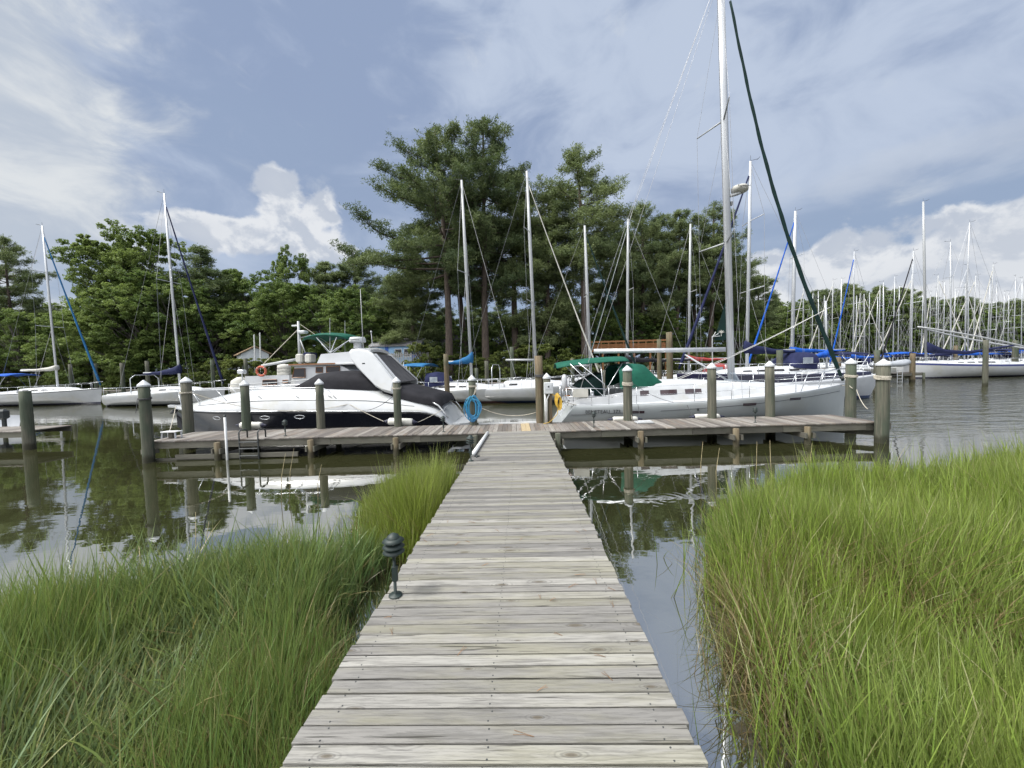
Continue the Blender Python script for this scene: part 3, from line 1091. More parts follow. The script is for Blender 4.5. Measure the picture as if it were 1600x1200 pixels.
# neighbouring dock at the far left
nd = thing('neighbour_dock', 'end of another weathered dock entering the photo at the far left', 'dock')
mb = MB()
a = at(38, 672, 13.4)
x = a.x
while x > a.x-7:
    mb.tone = random.random()
    mb.box((x, 14.1, .62+random.uniform(-.003, .003)), (.137, 1.5, .038), bev=.004)
    x -= .1445
mb.build('decking', m_dock, nd)
mb = MB()
mb.beam((a.x-7, 13.40, .50), (a.x+.05, 13.40, .50), .04, .19)
mb.beam((a.x-7, 14.8, .50), (a.x+.05, 14.8, .50), .04, .19)
mb.build('fascia_board', m_beam, nd)
piling(39, 611, 13.22, .31, 'bare wooden pile at the end of the neighbouring dock', cap=False, group='uncapped piles in the basin', lean=(-.004, 0))
# ------------------------------------------------------------------ black motor cruiser behind the left dock
CX, CY = -8.3, 15.30
cr = thing('motor_cruiser', 'white over black motor cruiser with swept radar arch and black canvas covers', 'motor cruiser', (CX, CY, 0), PI)
def LC(px, py, y):
    q = at(px, py, CY-y)
    return Vector((CX-q.x, y, q.z))
HB = [(-5.75, 1.50), (-5.45, 1.60), (-4, 1.72), (0, 1.76), (2, 1.68), (3, 1.53), (4, 1.24), (4.8, .86), (5.4, .46), (5.75, .12), (5.85, .02)]
ZS = [(-5.75, .34), (-5.55, .52), (-5.35, .74), (-5.05, .88), (-4.6, .97), (-3, 1.03), (0, 1.12), (3, 1.14), (5, 1.18), (5.85, 1.22)]
ZT = [(-5.75, .46), (-5.55, .72), (-5.35, .98), (-5.05, 1.16), (-4.6, 1.30), (-4.0, 1.44), (-3.4, 1.70), (-2.6, 1.83), (-.3, 1.90), (1.2, 1.91), (2.2, 1.85), (3.3, 1.66), (4.3, 1.45), (5.0, 1.32), (5.85, 1.25)]
def cr_hull_y(x, z):
    b, zs = pw(x, HB), pw(x, ZS)
    q = max(0, min(1, (z+.5)/(zs+.5)))
    tap = max(0.0, min(1.0, (5.85-x)/3.5))
    pr = [(0, .0), (.25, .55*tap+.03), (.42, .78*tap+.06), (.5, .82*tap+.08), (1, 1.0)]
    return b*pw(q, pr)
xs = [-5.75, -5.68, -5.6, -5.5, -5.4, -5.25, -5.1, -4.9, -4.6, -4, -3, -2, -1, 0, 1, 2, 2.5, 3, 3.5, 4, 4.4, 4.8, 5.1, 5.4, 5.6, 5.75, 5.85]
mb = MB()
mb.smooth = True
rings = []
for x in xs:
    zs = pw(x, ZS)
    r = []
    qs = [0, .15, .25, .42, .5, .65, .8, .93, 1]
    for q in qs:
        z = lerp(-.5, zs, q)
        if x > 3:
            z = lerp(-.5+.9*((x-3)/2.85)**2, zs, q)
        r.append((x, cr_hull_y(x, lerp(-.5, zs, q)), z))
    rings.append(r + [(p[0], -p[1], p[2]) for p in r[::-1]])
mb.loft(rings, closed=False)
n0 = len(rings[0])
mb.smooth = False
mb.poly(rings[0])
mb.build('hull', m_hullblack, cr)
# deck moulding
def cr_sec(x):
    b, zs, zt = pw(x, HB), pw(x, ZS), pw(x, ZT)
    h = zt-zs
    k = min(1, b/1.2)
    return [(b+.012, zs-.035), (b+.035*k, zs-.02), (b+.035*k, zs+.03), (b-.0*k, zs+.05+.05*h), (b-.05*k, zs+.40*h), (b-.085*k, zs+.46*h), (b-.10*k, zs+.50*h),
            (b-.25*k, zs+.80*h), (b-.42*k, zs+.95*h), (b-.62*k, zt), (b*.30, zt+.05*k), (0, zt+.07*k)]
mb = MB()
mb.smooth = True
rings = []
for x in xs:
    s = cr_sec(x)
    r = [(x, y, z) for y, z in s]
    rings.append(r+[(x, -y, z) for y, z in s[-2::-1]])
mb.loft(rings, closed=False)
mb.smooth = False
mb.poly(rings[0])
mb.build('deck_moulding', m_gel, cr)
# dark crease line and rub rail
for sgn in (1, -1):
    mb = MB()
    mb.smooth = True
    pts = []
    for x in np.linspace(-4.4, 3.9, 30):
        s = cr_sec(x)
        pts.append((x, sgn*(s[5][0]+.006), s[5][1]))
    mb.tube(pts, .012, 5)
    mb.build('crease_stripe', m_stripe, cr)
    mb = MB()
    mb.smooth = True
    pts = [(x, sgn*(pw(x, HB)+.03), pw(x, ZS)-.005) for x in np.linspace(-4.9, 5.7, 40)]
    mb.tube(pts, .016, 6)
    mb.build('rub_rail', m_steel, cr)
    for px, py in ((331, 651), (416, 654), (471, 655)):
        p = LC(px, py, 1.6)
        p.z = .88
        mb = MB()
        mb.smooth = True
        yy = cr_hull_y(p.x, p.z)
        ring = []
        for k in range(25):
            a = 2*PI*k/24
            xx, zz = p.x+.185*math.cos(a), p.z+.062*math.sin(a)
            ring.append((xx, sgn*(cr_hull_y(xx, zz)+.006), zz))
        mb.tube(ring, .013, 6, caps=False)
        pl = mb.build('portlight', m_steel, cr)
        mb = MB()
        mb.poly([(q[0], q[1]-sgn*.002, q[2]) for q in ring[:-1]])
        mb.build('glass', m_glass, pl)
# bow pulpit and anchor
mb = MB()
mb.smooth = False
mb.loft([[(x, -wd, z0), (x, wd, z0), (x, wd, z0+.07), (x, -wd, z0+.07)] for x, wd, z0 in ((4.9, .32, 1.22), (5.6, .26, 1.21), (6.0, .2, 1.22), (6.12, .08, 1.24))])
mb.build('bow_pulpit', m_gel, cr)
mb = MB()
mb.tube([(5.5, 0, 1.18), (5.95, 0, 1.10), (6.05, 0, 1.02)], .03, 6)
mb.box((5.93, 0, 1.02), (.22, .26, .05), ry=.5, bev=.01)
mb.build('anchor', m_darkmetal, cr)
mb = MB()
mb.smooth = True
mb.tube([(5.2, .1, 1.32), (5.2, .1, 1.42), (5.3, .1, 1.44)], .035, 6)
mb.build('bow_cleat', m_steel, cr)
# bow rail
for sgn in (1, -1):
    mb = MB()
    mb.smooth = True
    top = []
    for x in np.linspace(-1.6, 6.0, 26):
        b = max(.16, pw(x, HB)-.12) if x < 5.5 else .30-(x-5.5)*.35
        top.append((x, sgn*b, 1.93+.02*math.sin(x) if x > -1.2 else 1.93-.45*(-1.2-x)/.4))
    mb.tube(top, .013, 6)
    for x in (5.55, 4.3, 3.0, 1.6, .2, -1.0):
        b = max(.16, pw(x, HB)-.12)
        x2 = x-.45
        b2 = max(.1, pw(x2, HB)-.07)
        s = cr_sec(x2)
        mb.tube([(x, sgn*b, 1.93), (x2, sgn*(s[6][0]-.03), s[6][1]+.02)], .011, 6)
    mb.build('bow_rail', m_steel, cr)
mb = MB()
mb.smooth = True
mb.tube([(6.0, .125, 1.925), (6.08, .06, 1.93), (6.08, -.06, 1.93), (6.0, -.125, 1.925)], .013, 6)
mb.build('bow_rail', m_steel, cr)
# windscreen cover
def hump(name, stations, mat, parent, n=12):
    """canvas stretched over a frame: stations (x, half width, base z, top z, shoulder)"""
    mb = MB()
    mb.smooth = True
    rings = []
    for x, hw, zb, zt, sh in stations:
        r = []
        for k in range(n+1):
            a = PI*k/n
            c, s = math.cos(a), math.sin(a)
            yy = hw*math.copysign(abs(c)**sh, c)
            zz = zb+(zt-zb)*abs(s)**.62
            r.append((x, yy, zz+.012*math.sin(7*x+5*yy)*(1 if 0 < k < n else 0)))
        rings.append(r)
    mb.loft(rings, closed=False)
    return mb.build(name, mat, parent)
x = lambda px, y=1.2: LC(px, 600, y).x
hump('windshield_cover', [(x(448), 1.18, 1.86, 1.88, .7), (x(462), 1.24, 1.84, 2.06, .62), (x(476), 1.27, 1.82, 2.26, .6), (x(489), 1.29, 1.82, 2.43, .55), (x(510), 1.32, 1.81, 2.49, .52),
     (x(530), 1.34, 1.80, 2.50, .5), (x(558), 1.36, 1.78, 2.46, .5), (x(574), 1.36, 1.77, 2.36, .5), (x(584), 1.36, 1.76, 2.16, .5), (x(592), 1.36, 1.75, 1.85, .5)], m_canvasblack, cr)
hump('cockpit_cover', [(x(600), 1.40, 1.66, 1.80, .4), (x(612), 1.42, 1.55, 1.93, .4), (x(630), 1.46, 1.40, 1.86, .35), (x(655), 1.50, 1.26, 1.66, .35), (x(676), 1.50, 1.18, 1.54, .35), (x(687), 1.48, 1.06, 1.44, .4), (x(692), 1.45, 1.02, 1.16, .4)], m_canvasblack, cr)
# radar arch
prof = [(546, 550), (549, 561), (560, 575), (588, 604), (602, 612), (617, 616), (620, 597), (604, 577), (584, 553), (576, 547.5), (560, 544.5), (550, 545.5)]
def arch_y(py):
    return lerp(.98, 1.52, (py-545)/70)
pr3 = [LC(px, py, arch_y(py)) for px, py in prof]
cen = Vector((sum(p.x for p in pr3)/len(pr3), 0, sum(p.z for p in pr3)/len(pr3)))
for sg in (1, -1):
    def rg(dy, k):
        return [(lerp(cen.x, p.x, k), sg*(p.y+dy), lerp(cen.z, p.z, k)) for p in pr3]
    mb = MB()
    mb.loft([rg(-.10, .88), rg(-.06, 1.0), rg(.06, 1.0), rg(.10, .88)])
    mb.build('arch_leg', m_gel, cr)
ta, tb = LC(548, 551, .98), LC(579, 550.5, 1.0)
mb = MB()
zt0 = LC(560, 545, .98).z
tx0, tx1 = ta.x, tb.x
rings = []
for y in np.linspace(-.98, .98, 13):
    zc = zt0+.07*(1-(y/.98)**2)
    rings.append([(tx0+.02, y, zc-.10), (tx0, y, zc-.04), (tx0-.08, y, zc-.0), (tx1+.1, y, zc+.0), (tx1, y, zc-.06), (tx1+.03, y, zc-.16)])
mb.loft(rings)
mb.build('arch_top', m_gel, cr)
a0, a1 = LC(582, 554, 1.0), LC(619, 598, 1.4)
mb = MB()
rings = []
for k in np.linspace(0, 1, 9):
    p = a0.lerp(a1, k)
    p.x -= .02
    p.z -= .035*math.sin(PI*k)
    w_ = lerp(.90, 1.30, k)
    rings.append([(p.x, -w_, p.z), (p.x, w_, p.z), (p.x-.012, w_, p.z+.012), (p.x-.012, -w_, p.z+.012)])
mb.loft(rings)
mb.build('mesh_shade', m_mesh, cr)
for s_ in (1, -1):
    mb = MB()
    mb.beam((a0.x-.06, s_*.88, a0.z+.02), (a1.x-.06, s_*1.28, a1.z+.02), .10, .05)
    mb.build('shade_edge_rail', m_gel, cr)
# radar dome
p = LC(559, 541, 0)
rz_ = zt0+.09
mb = MB()
mb.smooth = False
mb.lathe((p.x, 0, rz_), [(.17, 0), (.15, .10), (.16, .14), (.16, .20)], 16)
rad = mb.build('radar_base', m_gel, cr)
mb = MB()
mb.smooth = True
mb.lathe((p.x, 0, rz_+.20), [(.20, 0), (.315, .03), (.325, .07), (.30, .19), (.27, .225), (.0, .235)], 24)
dome = mb.build('radar_dome', m_cap, cr)
text_mesh('radar_lettering', 'Raymarine', .10, m_letter, cr, (p.x, .324, rz_+.30), (PI/2, 0, PI), .004)
# horn, antennas, lamp
mb = MB()
mb.smooth = True
q = LC(567, 531, .8)
top = LC(563, 452, .8)
mb.tube([(q.x, .8, zt0+.02), (top.x, .8, top.z)], [.018, .009], 6)
mb.build('antenna', m_whitespar, cr)
mb = MB()
mb.smooth = True
q = LC(573, 545, -.6)
tp = LC(580, 520, -.6)
mb.tube([(q.x, -.6, zt0+.06), (q.x-.25, -.6, zt0+.22), (tp.x, -.6, tp.z)], .014, 6)
mb.lathe((tp.x, -.6, tp.z), [(.03, 0), (.045, .03), (.03, .08), (0, .09)], 10)
mb.build('anchor_light', m_whitespar, cr)
mb = MB()
p = LC(568, 568, 1.62)
mb.box((p.x, 1.62, p.z), (.10, .05, .05), bev=.01)
mb.build('courtesy_lamp', m_darkmetal, cr)
# swim platform and transom fittings
mb = MB()
mb.smooth = False
mb.loft([[(x, -wd, .36), (x, wd, .36), (x, wd, .47), (x, -wd, .47)] for x, wd in ((-5.5, 1.5), (-6.0, 1.5), (-6.3, 1.3), (-6.38, 1.0))])
mb.build('swim_platform', m_gel, cr)
mb = MB()
mb.box((-5.40, .95, 1.0), (.03, .5, .16), ry=-.75, bev=.01)
mb.build('transom_vent', m_alu, cr)
for s in (1, -1):
    mb = MB()
    mb.smooth = True
    mb.tube([(-5.0, s*1.45, 1.28), (-5.25, s*1.49, 1.14), (-5.45, s*1.53, .90), (-5.6, s*1.54, .68)], .03, 6)
    mb.build('transom_handrail', m_gel, cr)

# fenders
def fender(p0, p1, r, label):
    o = thing('fender', label, 'fender', (0, 0, 0), 0, 'white cylindrical fenders')
    a, b = Vector(p0), Vector(p1)
    d = (b-a)
    L = d.length
    mb = MB()
    mb.smooth = True
    mb.lathe(a, [(r*.7, 0), (r*.95, L*.04), (r, L*.09), (r, L*.91), (r*.95, L*.96), (r*.7, L)], 16, d)
    mb.build('body', m_fender, o)
    for q, dd in ((a, -1), (b, 1)):
        mb = MB()
        mb.smooth = True
        mb.lathe(q, [(r*.72, 0), (r*.60, .05), (r*.30, .10), (.03, .13), (.03, .16), (0, .16)], 14, d*dd)
        mb.build('end_cap', m_fendtip, o)
    return o
def fpos(px, py, Y):
    return at(px, py, Y)
fy = dock_y(-9)+DW+.32
fender(fpos(376, 664.5, fy), fpos(409, 664.5, fy), .118, 'white fender with navy ends lying along the black hull beside the swim ladder')
fender(fpos(607, 658.5, fy), fpos(645, 659.5, fy), .125, 'white fender with navy ends on the cruiser black side near its stern')
fy2 = dock_y(5)+DW+.28
fender(fpos(957, 655.5, fy2), fpos(996, 655, fy2), .10, 'white fender under the lettering of the white sloop')
fender(fpos(1085, 651.5, fy2), fpos(1124, 651, fy2), .10, 'white fender on the sloop side below its coachroof, navy ends')

# ------------------------------------------------------------------ lines
def line(a, b, sag, label, r=.011, mat=None, name='mooring_line', group='mooring lines'):
    mb = MB()
    mb.smooth = True
    mb.tube(catenary(a, b, sag), r, 5)
    return tag(mb.build(name, mat or m_rope), label, 'mooring line', group)
def cw(x, y, z):
    return Vector((CX-x, CY-y, z))
pb, pe, pc, pa, pd_ = ppos('b'), ppos('e'), ppos('c'), ppos('a'), ppos('d')
line((pb.x+.15, pb.y-.05, 1.93), cw(LC(546, 631, 1.66).x, 1.69, 1.30), .42, 'long slack white line from the left pile along the cruiser side to its midship cleat')
line(cw(LC(546, 631, 1.66).x, 1.69, 1.30), fpos(603, 660, fy), .02, 'short white line from the cruiser cleat down to the fender')
line(fpos(650, 661, fy), cw(LC(690, 640, 1.55).x, 1.56, .98), .02, 'short white line from the fender up to the cruiser stern')
line((pe.x+.14, pe.y, 1.86), cw(LC(560, 645, 1.7).x, 1.72, 1.05), .22, 'grey line from the pile by the arch slanting down the cruiser side', .009, m_ropedark)
line(cw(5.75, .12, 1.28), at(262, 681, dock_y(-11)+.5), .10, 'white bow line of the cruiser running down to the step stool')
line(cw(4.3, 1.1, 1.32), cw(-1.4, 1.72, 1.12), .30, 'white line hanging in a slack curve along the cruiser rub rail')

# ------------------------------------------------------------------ helper shared by all sailing boats
def hull_fn(L, B, fb, stern_w=.72, full=.42):
    """returns half-beam(t) and sheer(t), t 0 stern .. 1 bow"""
    def hb(t):
        if t < full:
            q = t/full
            return B/2*(stern_w+(1-stern_w)*math.sin(q*PI/2))
        q = (t-full)/(1-full)
        return B/2*max(.006, (1-q**2.1)**.95 if q < 1 else .006)
    def sh(t):
        return fb[0]*(1-t)**2+2*fb[1]*t*(1-t)+fb[2]*t*t
    return hb, sh

def sail_hull(L, B, fb, mats, parent, stern_w=.72, scoop=.5, stem=.35, boot=.13, stripe=None, N=26, fine=True, full=.42, sw=.08):
    hb, sh = hull_fn(L, B, fb, stern_w, full)
    rows = [-.35, -.1, .02, boot, .30, .5, .7, .85]
    def pos(t, z, zs):
        # x with raked stem and scooped or raked transom
        x = -L/2+L*t
        q = (z+.35)/(zs+.35)
        if t > .8:
            x -= stem*(1-q)*((t-.8)/.2)**2
        if t < .2:
            x += (scoop*(q-.55))*((.2-t)/.2)**2
        return x
    def yb(t, z, zs):
        q = max(0, min(1, (z+.35)/(zs+.35)))
        fl = 1-.55*max(0, (t-.55)/.45)
        s = (1-(1-q)**2.6)
        v = q**(1.0)
        return hb(t)*lerp(v, s, fl)
    mb = MB()
    mb.smooth = True
    rings = []
    for i in range(N+1):
        t = i/N
        t = t if t < .6 else .6+.4*(1-(1-(t-.6)/.4)**1.25)
        zs = sh(t)
        zz = [-.35, -.1, .03, boot]
        for q in (.25, .5, .75):
            zz.append(lerp(boot, zs-.12-sw, q))
        zz += [zs-.09-sw, zs-.03-sw, zs-.03, zs]
        r = []
        for z in zz:
            y = yb(t, z, zs)
            if z == zs:
                y -= .012
            r.append((pos(t, z, zs), y, z))
        rings.append(r+[(p[0], -p[1], p[2]) for p in r[::-1]])
    n = len(rings[0])
    def row(j):
        j = min(j, n-2-j)
        if j <= 2:
            return 1
        if j == 8 and stripe:
            return 2
        return 0
    # smooth normals except across the boot top: simple loft
    mb.loft(rings, closed=False, matrow=row)
    mb.smooth = False
    mb.poly(rings[0][::-1], 0)
    mb.build('hull', mats, parent)
    return hb, sh, pos, yb, rings

def deck_sheet(rings, parent, mat, crown=.08, drop=.012):
    mb = MB()
    mb.smooth = True
    rr = []
    for r in rings:
        n = len(r)
        a, b = r[n//2-1], r[n//2]
        row = []
        for k in range(9):
            q = k/8
            row.append((a[0], lerp(a[1], b[1], q)*.985, a[2]-drop+crown*(1-(2*q-1)**2)*min(1, a[1])))
        rr.append(row)
    mb.loft(rr, closed=False)
    return mb.build('deck', mat, parent)

def toe_rail(rings, parent, mat, r=.016, nm='toe_rail'):
    for s in (0, 1):
        mb = MB()
        mb.smooth = True
        pts = []
        for g in rings:
            n = len(g)
            p = g[n//2-1+s]
            pts.append((p[0], p[1]*.99, p[2]+.012))
        mb.tube(pts, r, 5)
        mb.build(nm, mat, parent)

def trunk(stations, parent, mat, name='cabin', crown=.07):
    """coachroof: (x, half width at base, base z, half width at top, top z)"""
    mb = MB()
    mb.smooth = True
    rings = []
    for x, wb, zb, wt, zt in stations:
        r = [(x, wb, zb), (x, lerp(wb, wt, .5), lerp(zb, zt, .55)), (x, wt+.015, zt-.05), (x, wt-.05, zt), (x, wt*.55, zt+crown*.7), (x, 0, zt+crown)]
        rings.append(r+[(p[0], -p[1], p[2]) for p in r[-2::-1]])
    mb.loft(rings, closed=False)
    mb.smooth = False
    mb.poly(rings[0])
    mb.poly(rings[-1][::-1])
    return mb.build(name, mat, parent)

def trunk_point(stations, x, q):
    ks = [(s[0], s) for s in sorted(stations)]
    v = [pw(x, [(k, s[i]) for k, s in ks]) for i in range(1, 5)]
    wb, zb, wt, zt = v
    if q < .55:
        u = q/.55
        return lerp(wb, lerp(wb, wt, .5), u), lerp(zb, lerp(zb, zt, .55), u)
    u = (q-.55)/.45
    return lerp(lerp(wb, wt, .5), wt+.015, u), lerp(lerp(zb, zt, .55), zt-.05, u)

def trunk_window(stations, parent, x0, x1, q0, q1, side, mat=None, off=.008, slant=0.0):
    mb = MB()
    r1, r2, r3, r4 = [], [], [], []
    for x in np.linspace(x0, x1, 5):
        ya, za = trunk_point(stations, x-slant, q0)
        yb, zb = trunk_point(stations, x+slant, q1)
        r1.append((x-slant, side*(ya+off), za))
        r2.append((x+slant, side*(yb+off), zb))
        r3.append((x+slant, side*(yb-.01), zb))
        r4.append((x-slant, side*(ya-.01), za))
    mb.loft([list(q) for q in zip(r1, r2, r3, r4)])
    return mb.build('window', mat or m_glass, parent)
# ------------------------------------------------------------------ white sloop behind the right dock
SX, SY = 7.25, 15.42
sl = thing('sloop', 'white sloop with green bimini and dodger, tall silver mast and dark green furled jib', 'sailboat', (SX, SY, 0))
def LS(px, py, y):
    q = at(px, py, SY+y)
    return Vector((q.x-SX, y, q.z))
bowp = LS(1321, 600, 0)
stp = LS(878, 648, -1.4)
SL = bowp.x-stp.x
xc = (bowp.x+stp.x)/2
SX += xc
sl.location.x = SX
fbS = (1.00, .97, 1.45)
SB = 3.75
hb, sh, posf, ybf, rings = sail_hull(SL, SB, fbS, [m_hullgrey, m_bootblack], sl, stern_w=.78, scoop=1.0, stem=.12, boot=.10, N=34, full=.44)
deck_sheet(rings, sl, m_deckw)
toe_rail(rings, sl, m_alu)
def hull_pt(x, z, side=-1, off=.006):
    t = (x+SL/2)/SL
    return Vector((x, side*(ybf(t, z, sh(t))+off), z))
# pinstripe and hull windows on the near and far side
for sgn in (-1, 1):
    for a, b in ((-5.3, -4.55), (-4.0, -2.95), (-2.2, 5.2)):
        mb = MB()
        pts = []
        for x in np.linspace(a, b, 24):
            z = .66+.027*(x+5.5)+.0035*(x+5.5)**2*.6
            pts.append(hull_pt(x, z, sgn, .002))
        mb.tube(pts, .010, 4)
        mb.build('pinstripe', m_stripe, sl)
    for px, py in ((995, 649.5), (1170, 640), (1255, 630)):
        p = LS(px, py, -1.7)
        z = .66+.027*(p.x+5.5)+.0035*(p.x+5.5)**2*.6
        mb = MB()
        ra, rb = [], []
        for xx in np.linspace(p.x-.25, p.x+.25, 5):
            ra.append(hull_pt(xx, z-.045, sgn, .008))
            rb.append(hull_pt(xx, z+.045, sgn, .008))
        mb.loft([[tuple(a), tuple(b), tuple(hull_pt(a.x, b.z, sgn, -.01)), tuple(hull_pt(a.x, a.z, sgn, -.01))] for a, b in zip(ra, rb)])
        mb.build('hull_window', m_port, sl)
# lettering
xa = LS(943, 648, -1.75).x
p = hull_pt(xa, .78, -1, .012)
q1, q2 = hull_pt(xa-.5, .78), hull_pt(xa+.5, .78)
ang = math.atan2(q2.y-q1.y, q2.x-q1.x)
q3 = hull_pt(xa, .70)
q4 = hull_pt(xa, .92)
tilt = math.atan2(-(q4.y-q3.y), (q4.z-q3.z))
text_mesh('hull_lettering', 'BENETEAU  373', .18, m_letter, sl, (p.x, p.y, .715), (PI/2-tilt*-1*0+tilt, 0, ang), .004)
# coachroof
def zx(px, py, y):
    return LS(px, py, y)
X = lambda px, y=-1.2: LS(px, 600, y).x
TR = [(X(985), 1.30, 1.02, 1.22, 1.60), (X(1000), 1.32, 1.04, 1.20, 1.74), (X(1040), 1.30, 1.05, 1.10, 1.74), (X(1080), 1.24, 1.08, 1.02, 1.73), (X(1110), 1.15, 1.11, .94, 1.70), (X(1140), 1.06, 1.14, .85, 1.64),
      (X(1180, -1), .95, 1.17, .74, 1.58), (X(1215, -.8), .80, 1.22, .58, 1.51), (X(1245, -.6), .58, 1.27, .38, 1.44), (X(1262, -.4), .36, 1.31, .2, 1.38), (X(1268, -.2), .2, 1.33, .1, 1.36)]
trunk(TR, sl, m_deckw, 'coachroof', .08)
for sgn in (-1, 1):
    for pa_, pb_ in ((999, 1013), (1031, 1058), (1071, 1098)):
        trunk_window(TR, sl, X(pa_), X(pb_), .34, .62, sgn, m_port)
# sprayhood, bimini, cockpit
def hump2(name, stations, mat, n=14, parent=None):
    return hump(name, stations, mat, parent or sl, n)
hump2('sprayhood', [(X(968), 1.25, 1.55, 2.42, .42), (X(975), 1.27, 1.55, 2.46, .42), (X(995), 1.26, 1.56, 2.47, .42), (X(1012), 1.22, 1.60, 2.44, .42), (X(1022), 1.18, 1.62, 2.20, .45), (X(1034), 1.10, 1.68, 1.86, .5), (X(1040), 1.04, 1.70, 1.72, .5)], m_canvasgreen)
mb = MB()
mb.smooth = True
rings_b = []
for px, zc, hw in ((870, 2.56, .78), (876, 2.60, .95), (890, 2.65, 1.05), (920, 2.72, 1.12), (950, 2.76, 1.15), (975, 2.77, 1.15), (981, 2.75, 1.14)):
    xx = LS(px, 560, -.9).x
    r = []
    for k in range(13):
        q = -1+2*k/12
        r.append((xx, hw*q, zc-.20*abs(q)**2.6))
    for k in range(12, -1, -1):
        q = -1+2*k/12
        r.append((xx, hw*q*.985, zc-.018-.20*abs(q)**2.6))
    rings_b.append(r)
mb.loft(rings_b)
mb.build('bimini', m_canvasgreen, sl)
mb = MB()
mb.smooth = True
zf = 1.25
bx = X(935)
for sgn in (-1, 1):
    for tx, bxx in ((X(892), X(946)), (X(940), X(944)), (X(975), X(938))):
        mb.tube([(tx, sgn*1.06, 2.52), (bxx, sgn*1.22, 1.20)], .014, 6)
    mb.tube([(X(905), sgn*1.1, 2.55), (X(944), sgn*1.24, 1.75), (X(944), sgn*1.25, 1.05)], .016, 6)
mb.build('bimini_frame', m_steel, sl)
mb = MB()
for sgn in (-1, 1):
    mb.loft([[(xx, sgn*w0, .98), (xx, sgn*(w0+.28), .98), (xx, sgn*(w0+.22), z1), (xx, sgn*(w0+.06), z1)] for xx, w0, z1 in ((X(888), .98, 1.12), (X(905), 1.05, 1.20), (X(940), 1.08, 1.30), (X(990), 1.0, 1.46))])
mb.box(((X(915)), 0, 1.06), (.5, 1.9, .22), bev=.03)
mb.build('cockpit_coaming', m_deckw, sl)
mb = MB()
mb.smooth = True
cov = [LS(px, py, -.6) for px, py in ((900, 605), (908, 597), (922, 590), (938, 582), (940, 590), (942, 603), (942, 618), (925, 619), (918, 612))]
cen = sum(cov, Vector())/len(cov)
def cvr(y, k):
    return [(lerp(cen.x, p.x, k), y, lerp(cen.z, p.z, k)) for p in cov]
mb.loft([cvr(-.80, .75), cvr(-.70, .97), cvr(-.3, 1.0), cvr(.3, 1.0), cvr(.70, .97), cvr(.8, .75)])
mb.build('cockpit_cover', m_canvasdkgreen, sl)
mb = MB()
mb.smooth = True
wx = X(898)
ring = [(wx, .1+.42*math.cos(a), 1.62+.42*math.sin(a)) for a in np.linspace(0, 2*PI, 25)]
mb.tube(ring, .016, 6)
mb.build('steering_wheel', m_steel, sl)
# pushpit with boarding gear
mb = MB()
mb.smooth = True
zr = 1.62
pts = [(X(944), -1.60, 1.58), (X(920), -1.56, zr), (X(893), -1.42, zr), (X(884), -1.30, zr), (X(882), -.5, zr)]
mb.tube(pts, .014, 6)
mb.tube([(p_[0], -p_[1], p_[2]) for p_ in pts], .014, 6)
pts2 = [(p_[0], p_[1], 1.32) for p_ in pts]
mb.tube(pts2, .011, 6)
mb.tube([(p_[0], -p_[1], 1.32) for p_ in pts], .011, 6)
for p_ in (pts[1], pts[2], pts[3], pts[4]):
    for sgn in (-1, 1):
        mb.tube([(p_[0], sgn*abs(p_[1]), zr), (p_[0]+.03, sgn*abs(p_[1]), .98)], .013, 6)
mb.build('pushpit', m_steel, sl)
mb = MB()
mb.loft([[(X(893), -1.44, z0), (X(916), -1.575, z0), (X(916), -1.56, z0), (X(893), -1.425, z0)] for z0 in (1.30, 1.60)])
mb.build('rail_cloth', m_canvaswhite, sl)
mb = MB()
mb.box((X(887), -1.1, 1.34), (.18, .3, .04), bev=.01)
mb.box((X(887), -1.1, 1.60), (.18, .3, .06), bev=.01)
mb.build('teak_rail_seat', m_varnish, sl)
mb = MB()
mb.smooth = True
mb.lathe((X(883), -1.0, 1.50), [(.02, 0), (.07, .05), (.11, .2), (.11, .5), (.06, .62), (0, .64)], 12)
mb.build('outboard_motor', m_gel, sl)
mb = MB()
mb.smooth = True
mb.lathe((X(890), .3, 1.55), [(.05, 0), (.10, .06), (.10, .28), (.03, .36), (0, .36)], 12)
mb.build('horseshoe_buoy', m_bluedoor, sl)
mb = MB()
for y in (-.18, .18):
    mb.tube([(-SL/2-.02, y, .30), (-SL/2+.42, y, 1.20)], .014, 6)
for k in range(3):
    mb.tube([(-SL/2+.05+.12*k, -.18, .46+.26*k), (-SL/2+.05+.12*k, .18, .46+.26*k)], .014, 6)
mb.build('stern_ladder', m_steel, sl)
# lifelines
def bow_rail_px():
    pass
st_x = [X(952, -1.7), X(995, -1.75), X(1083, -1.7), X(1140, -1.65), X(1167, -1.55), X(1241, -1.2)]
mb = MB()
mb.smooth = True
for sgn in (-1, 1):
    topl = []
    for xx in st_x:
        t = (xx+SL/2)/SL
        yb_, zb_ = hb(t)-.07, sh(t)
        mb.tube([(xx, sgn*yb_, zb_), (xx, sgn*yb_, zb_+.62)], .0125, 6)
        topl.append((xx, sgn*yb_, zb_+.61))
    xe = X(1288, -.7)
    t = (xe+SL/2)/SL
    topl.append((xe, sgn*(hb(t)-.04), sh(t)+.62))
    for dz in (0, -.29):
        for a, b in zip(topl[:-1], topl[1:]):
            mb.tube([(a[0], a[1], a[2]+dz), (b[0], b[1], b[2]+dz)], .0055, 4)
mb.build('lifeline_stanchion', m_steel, sl)
mb = MB()
mb.smooth = True
bz = sh(1.0)
xb = SL/2
pr_ = []
for xx in (X(1258, -1.0), X(1288, -.7), X(1308, -.3)):
    t = min(1, (xx+SL/2)/SL)
    pr_.append((xx, -max(.12, hb(t)-.05), sh(t)+.62))
pr_.append((xb+.10, 0, bz+.62))
full = pr_+[(q[0], -q[1], q[2]) for q in pr_[-2::-1]]
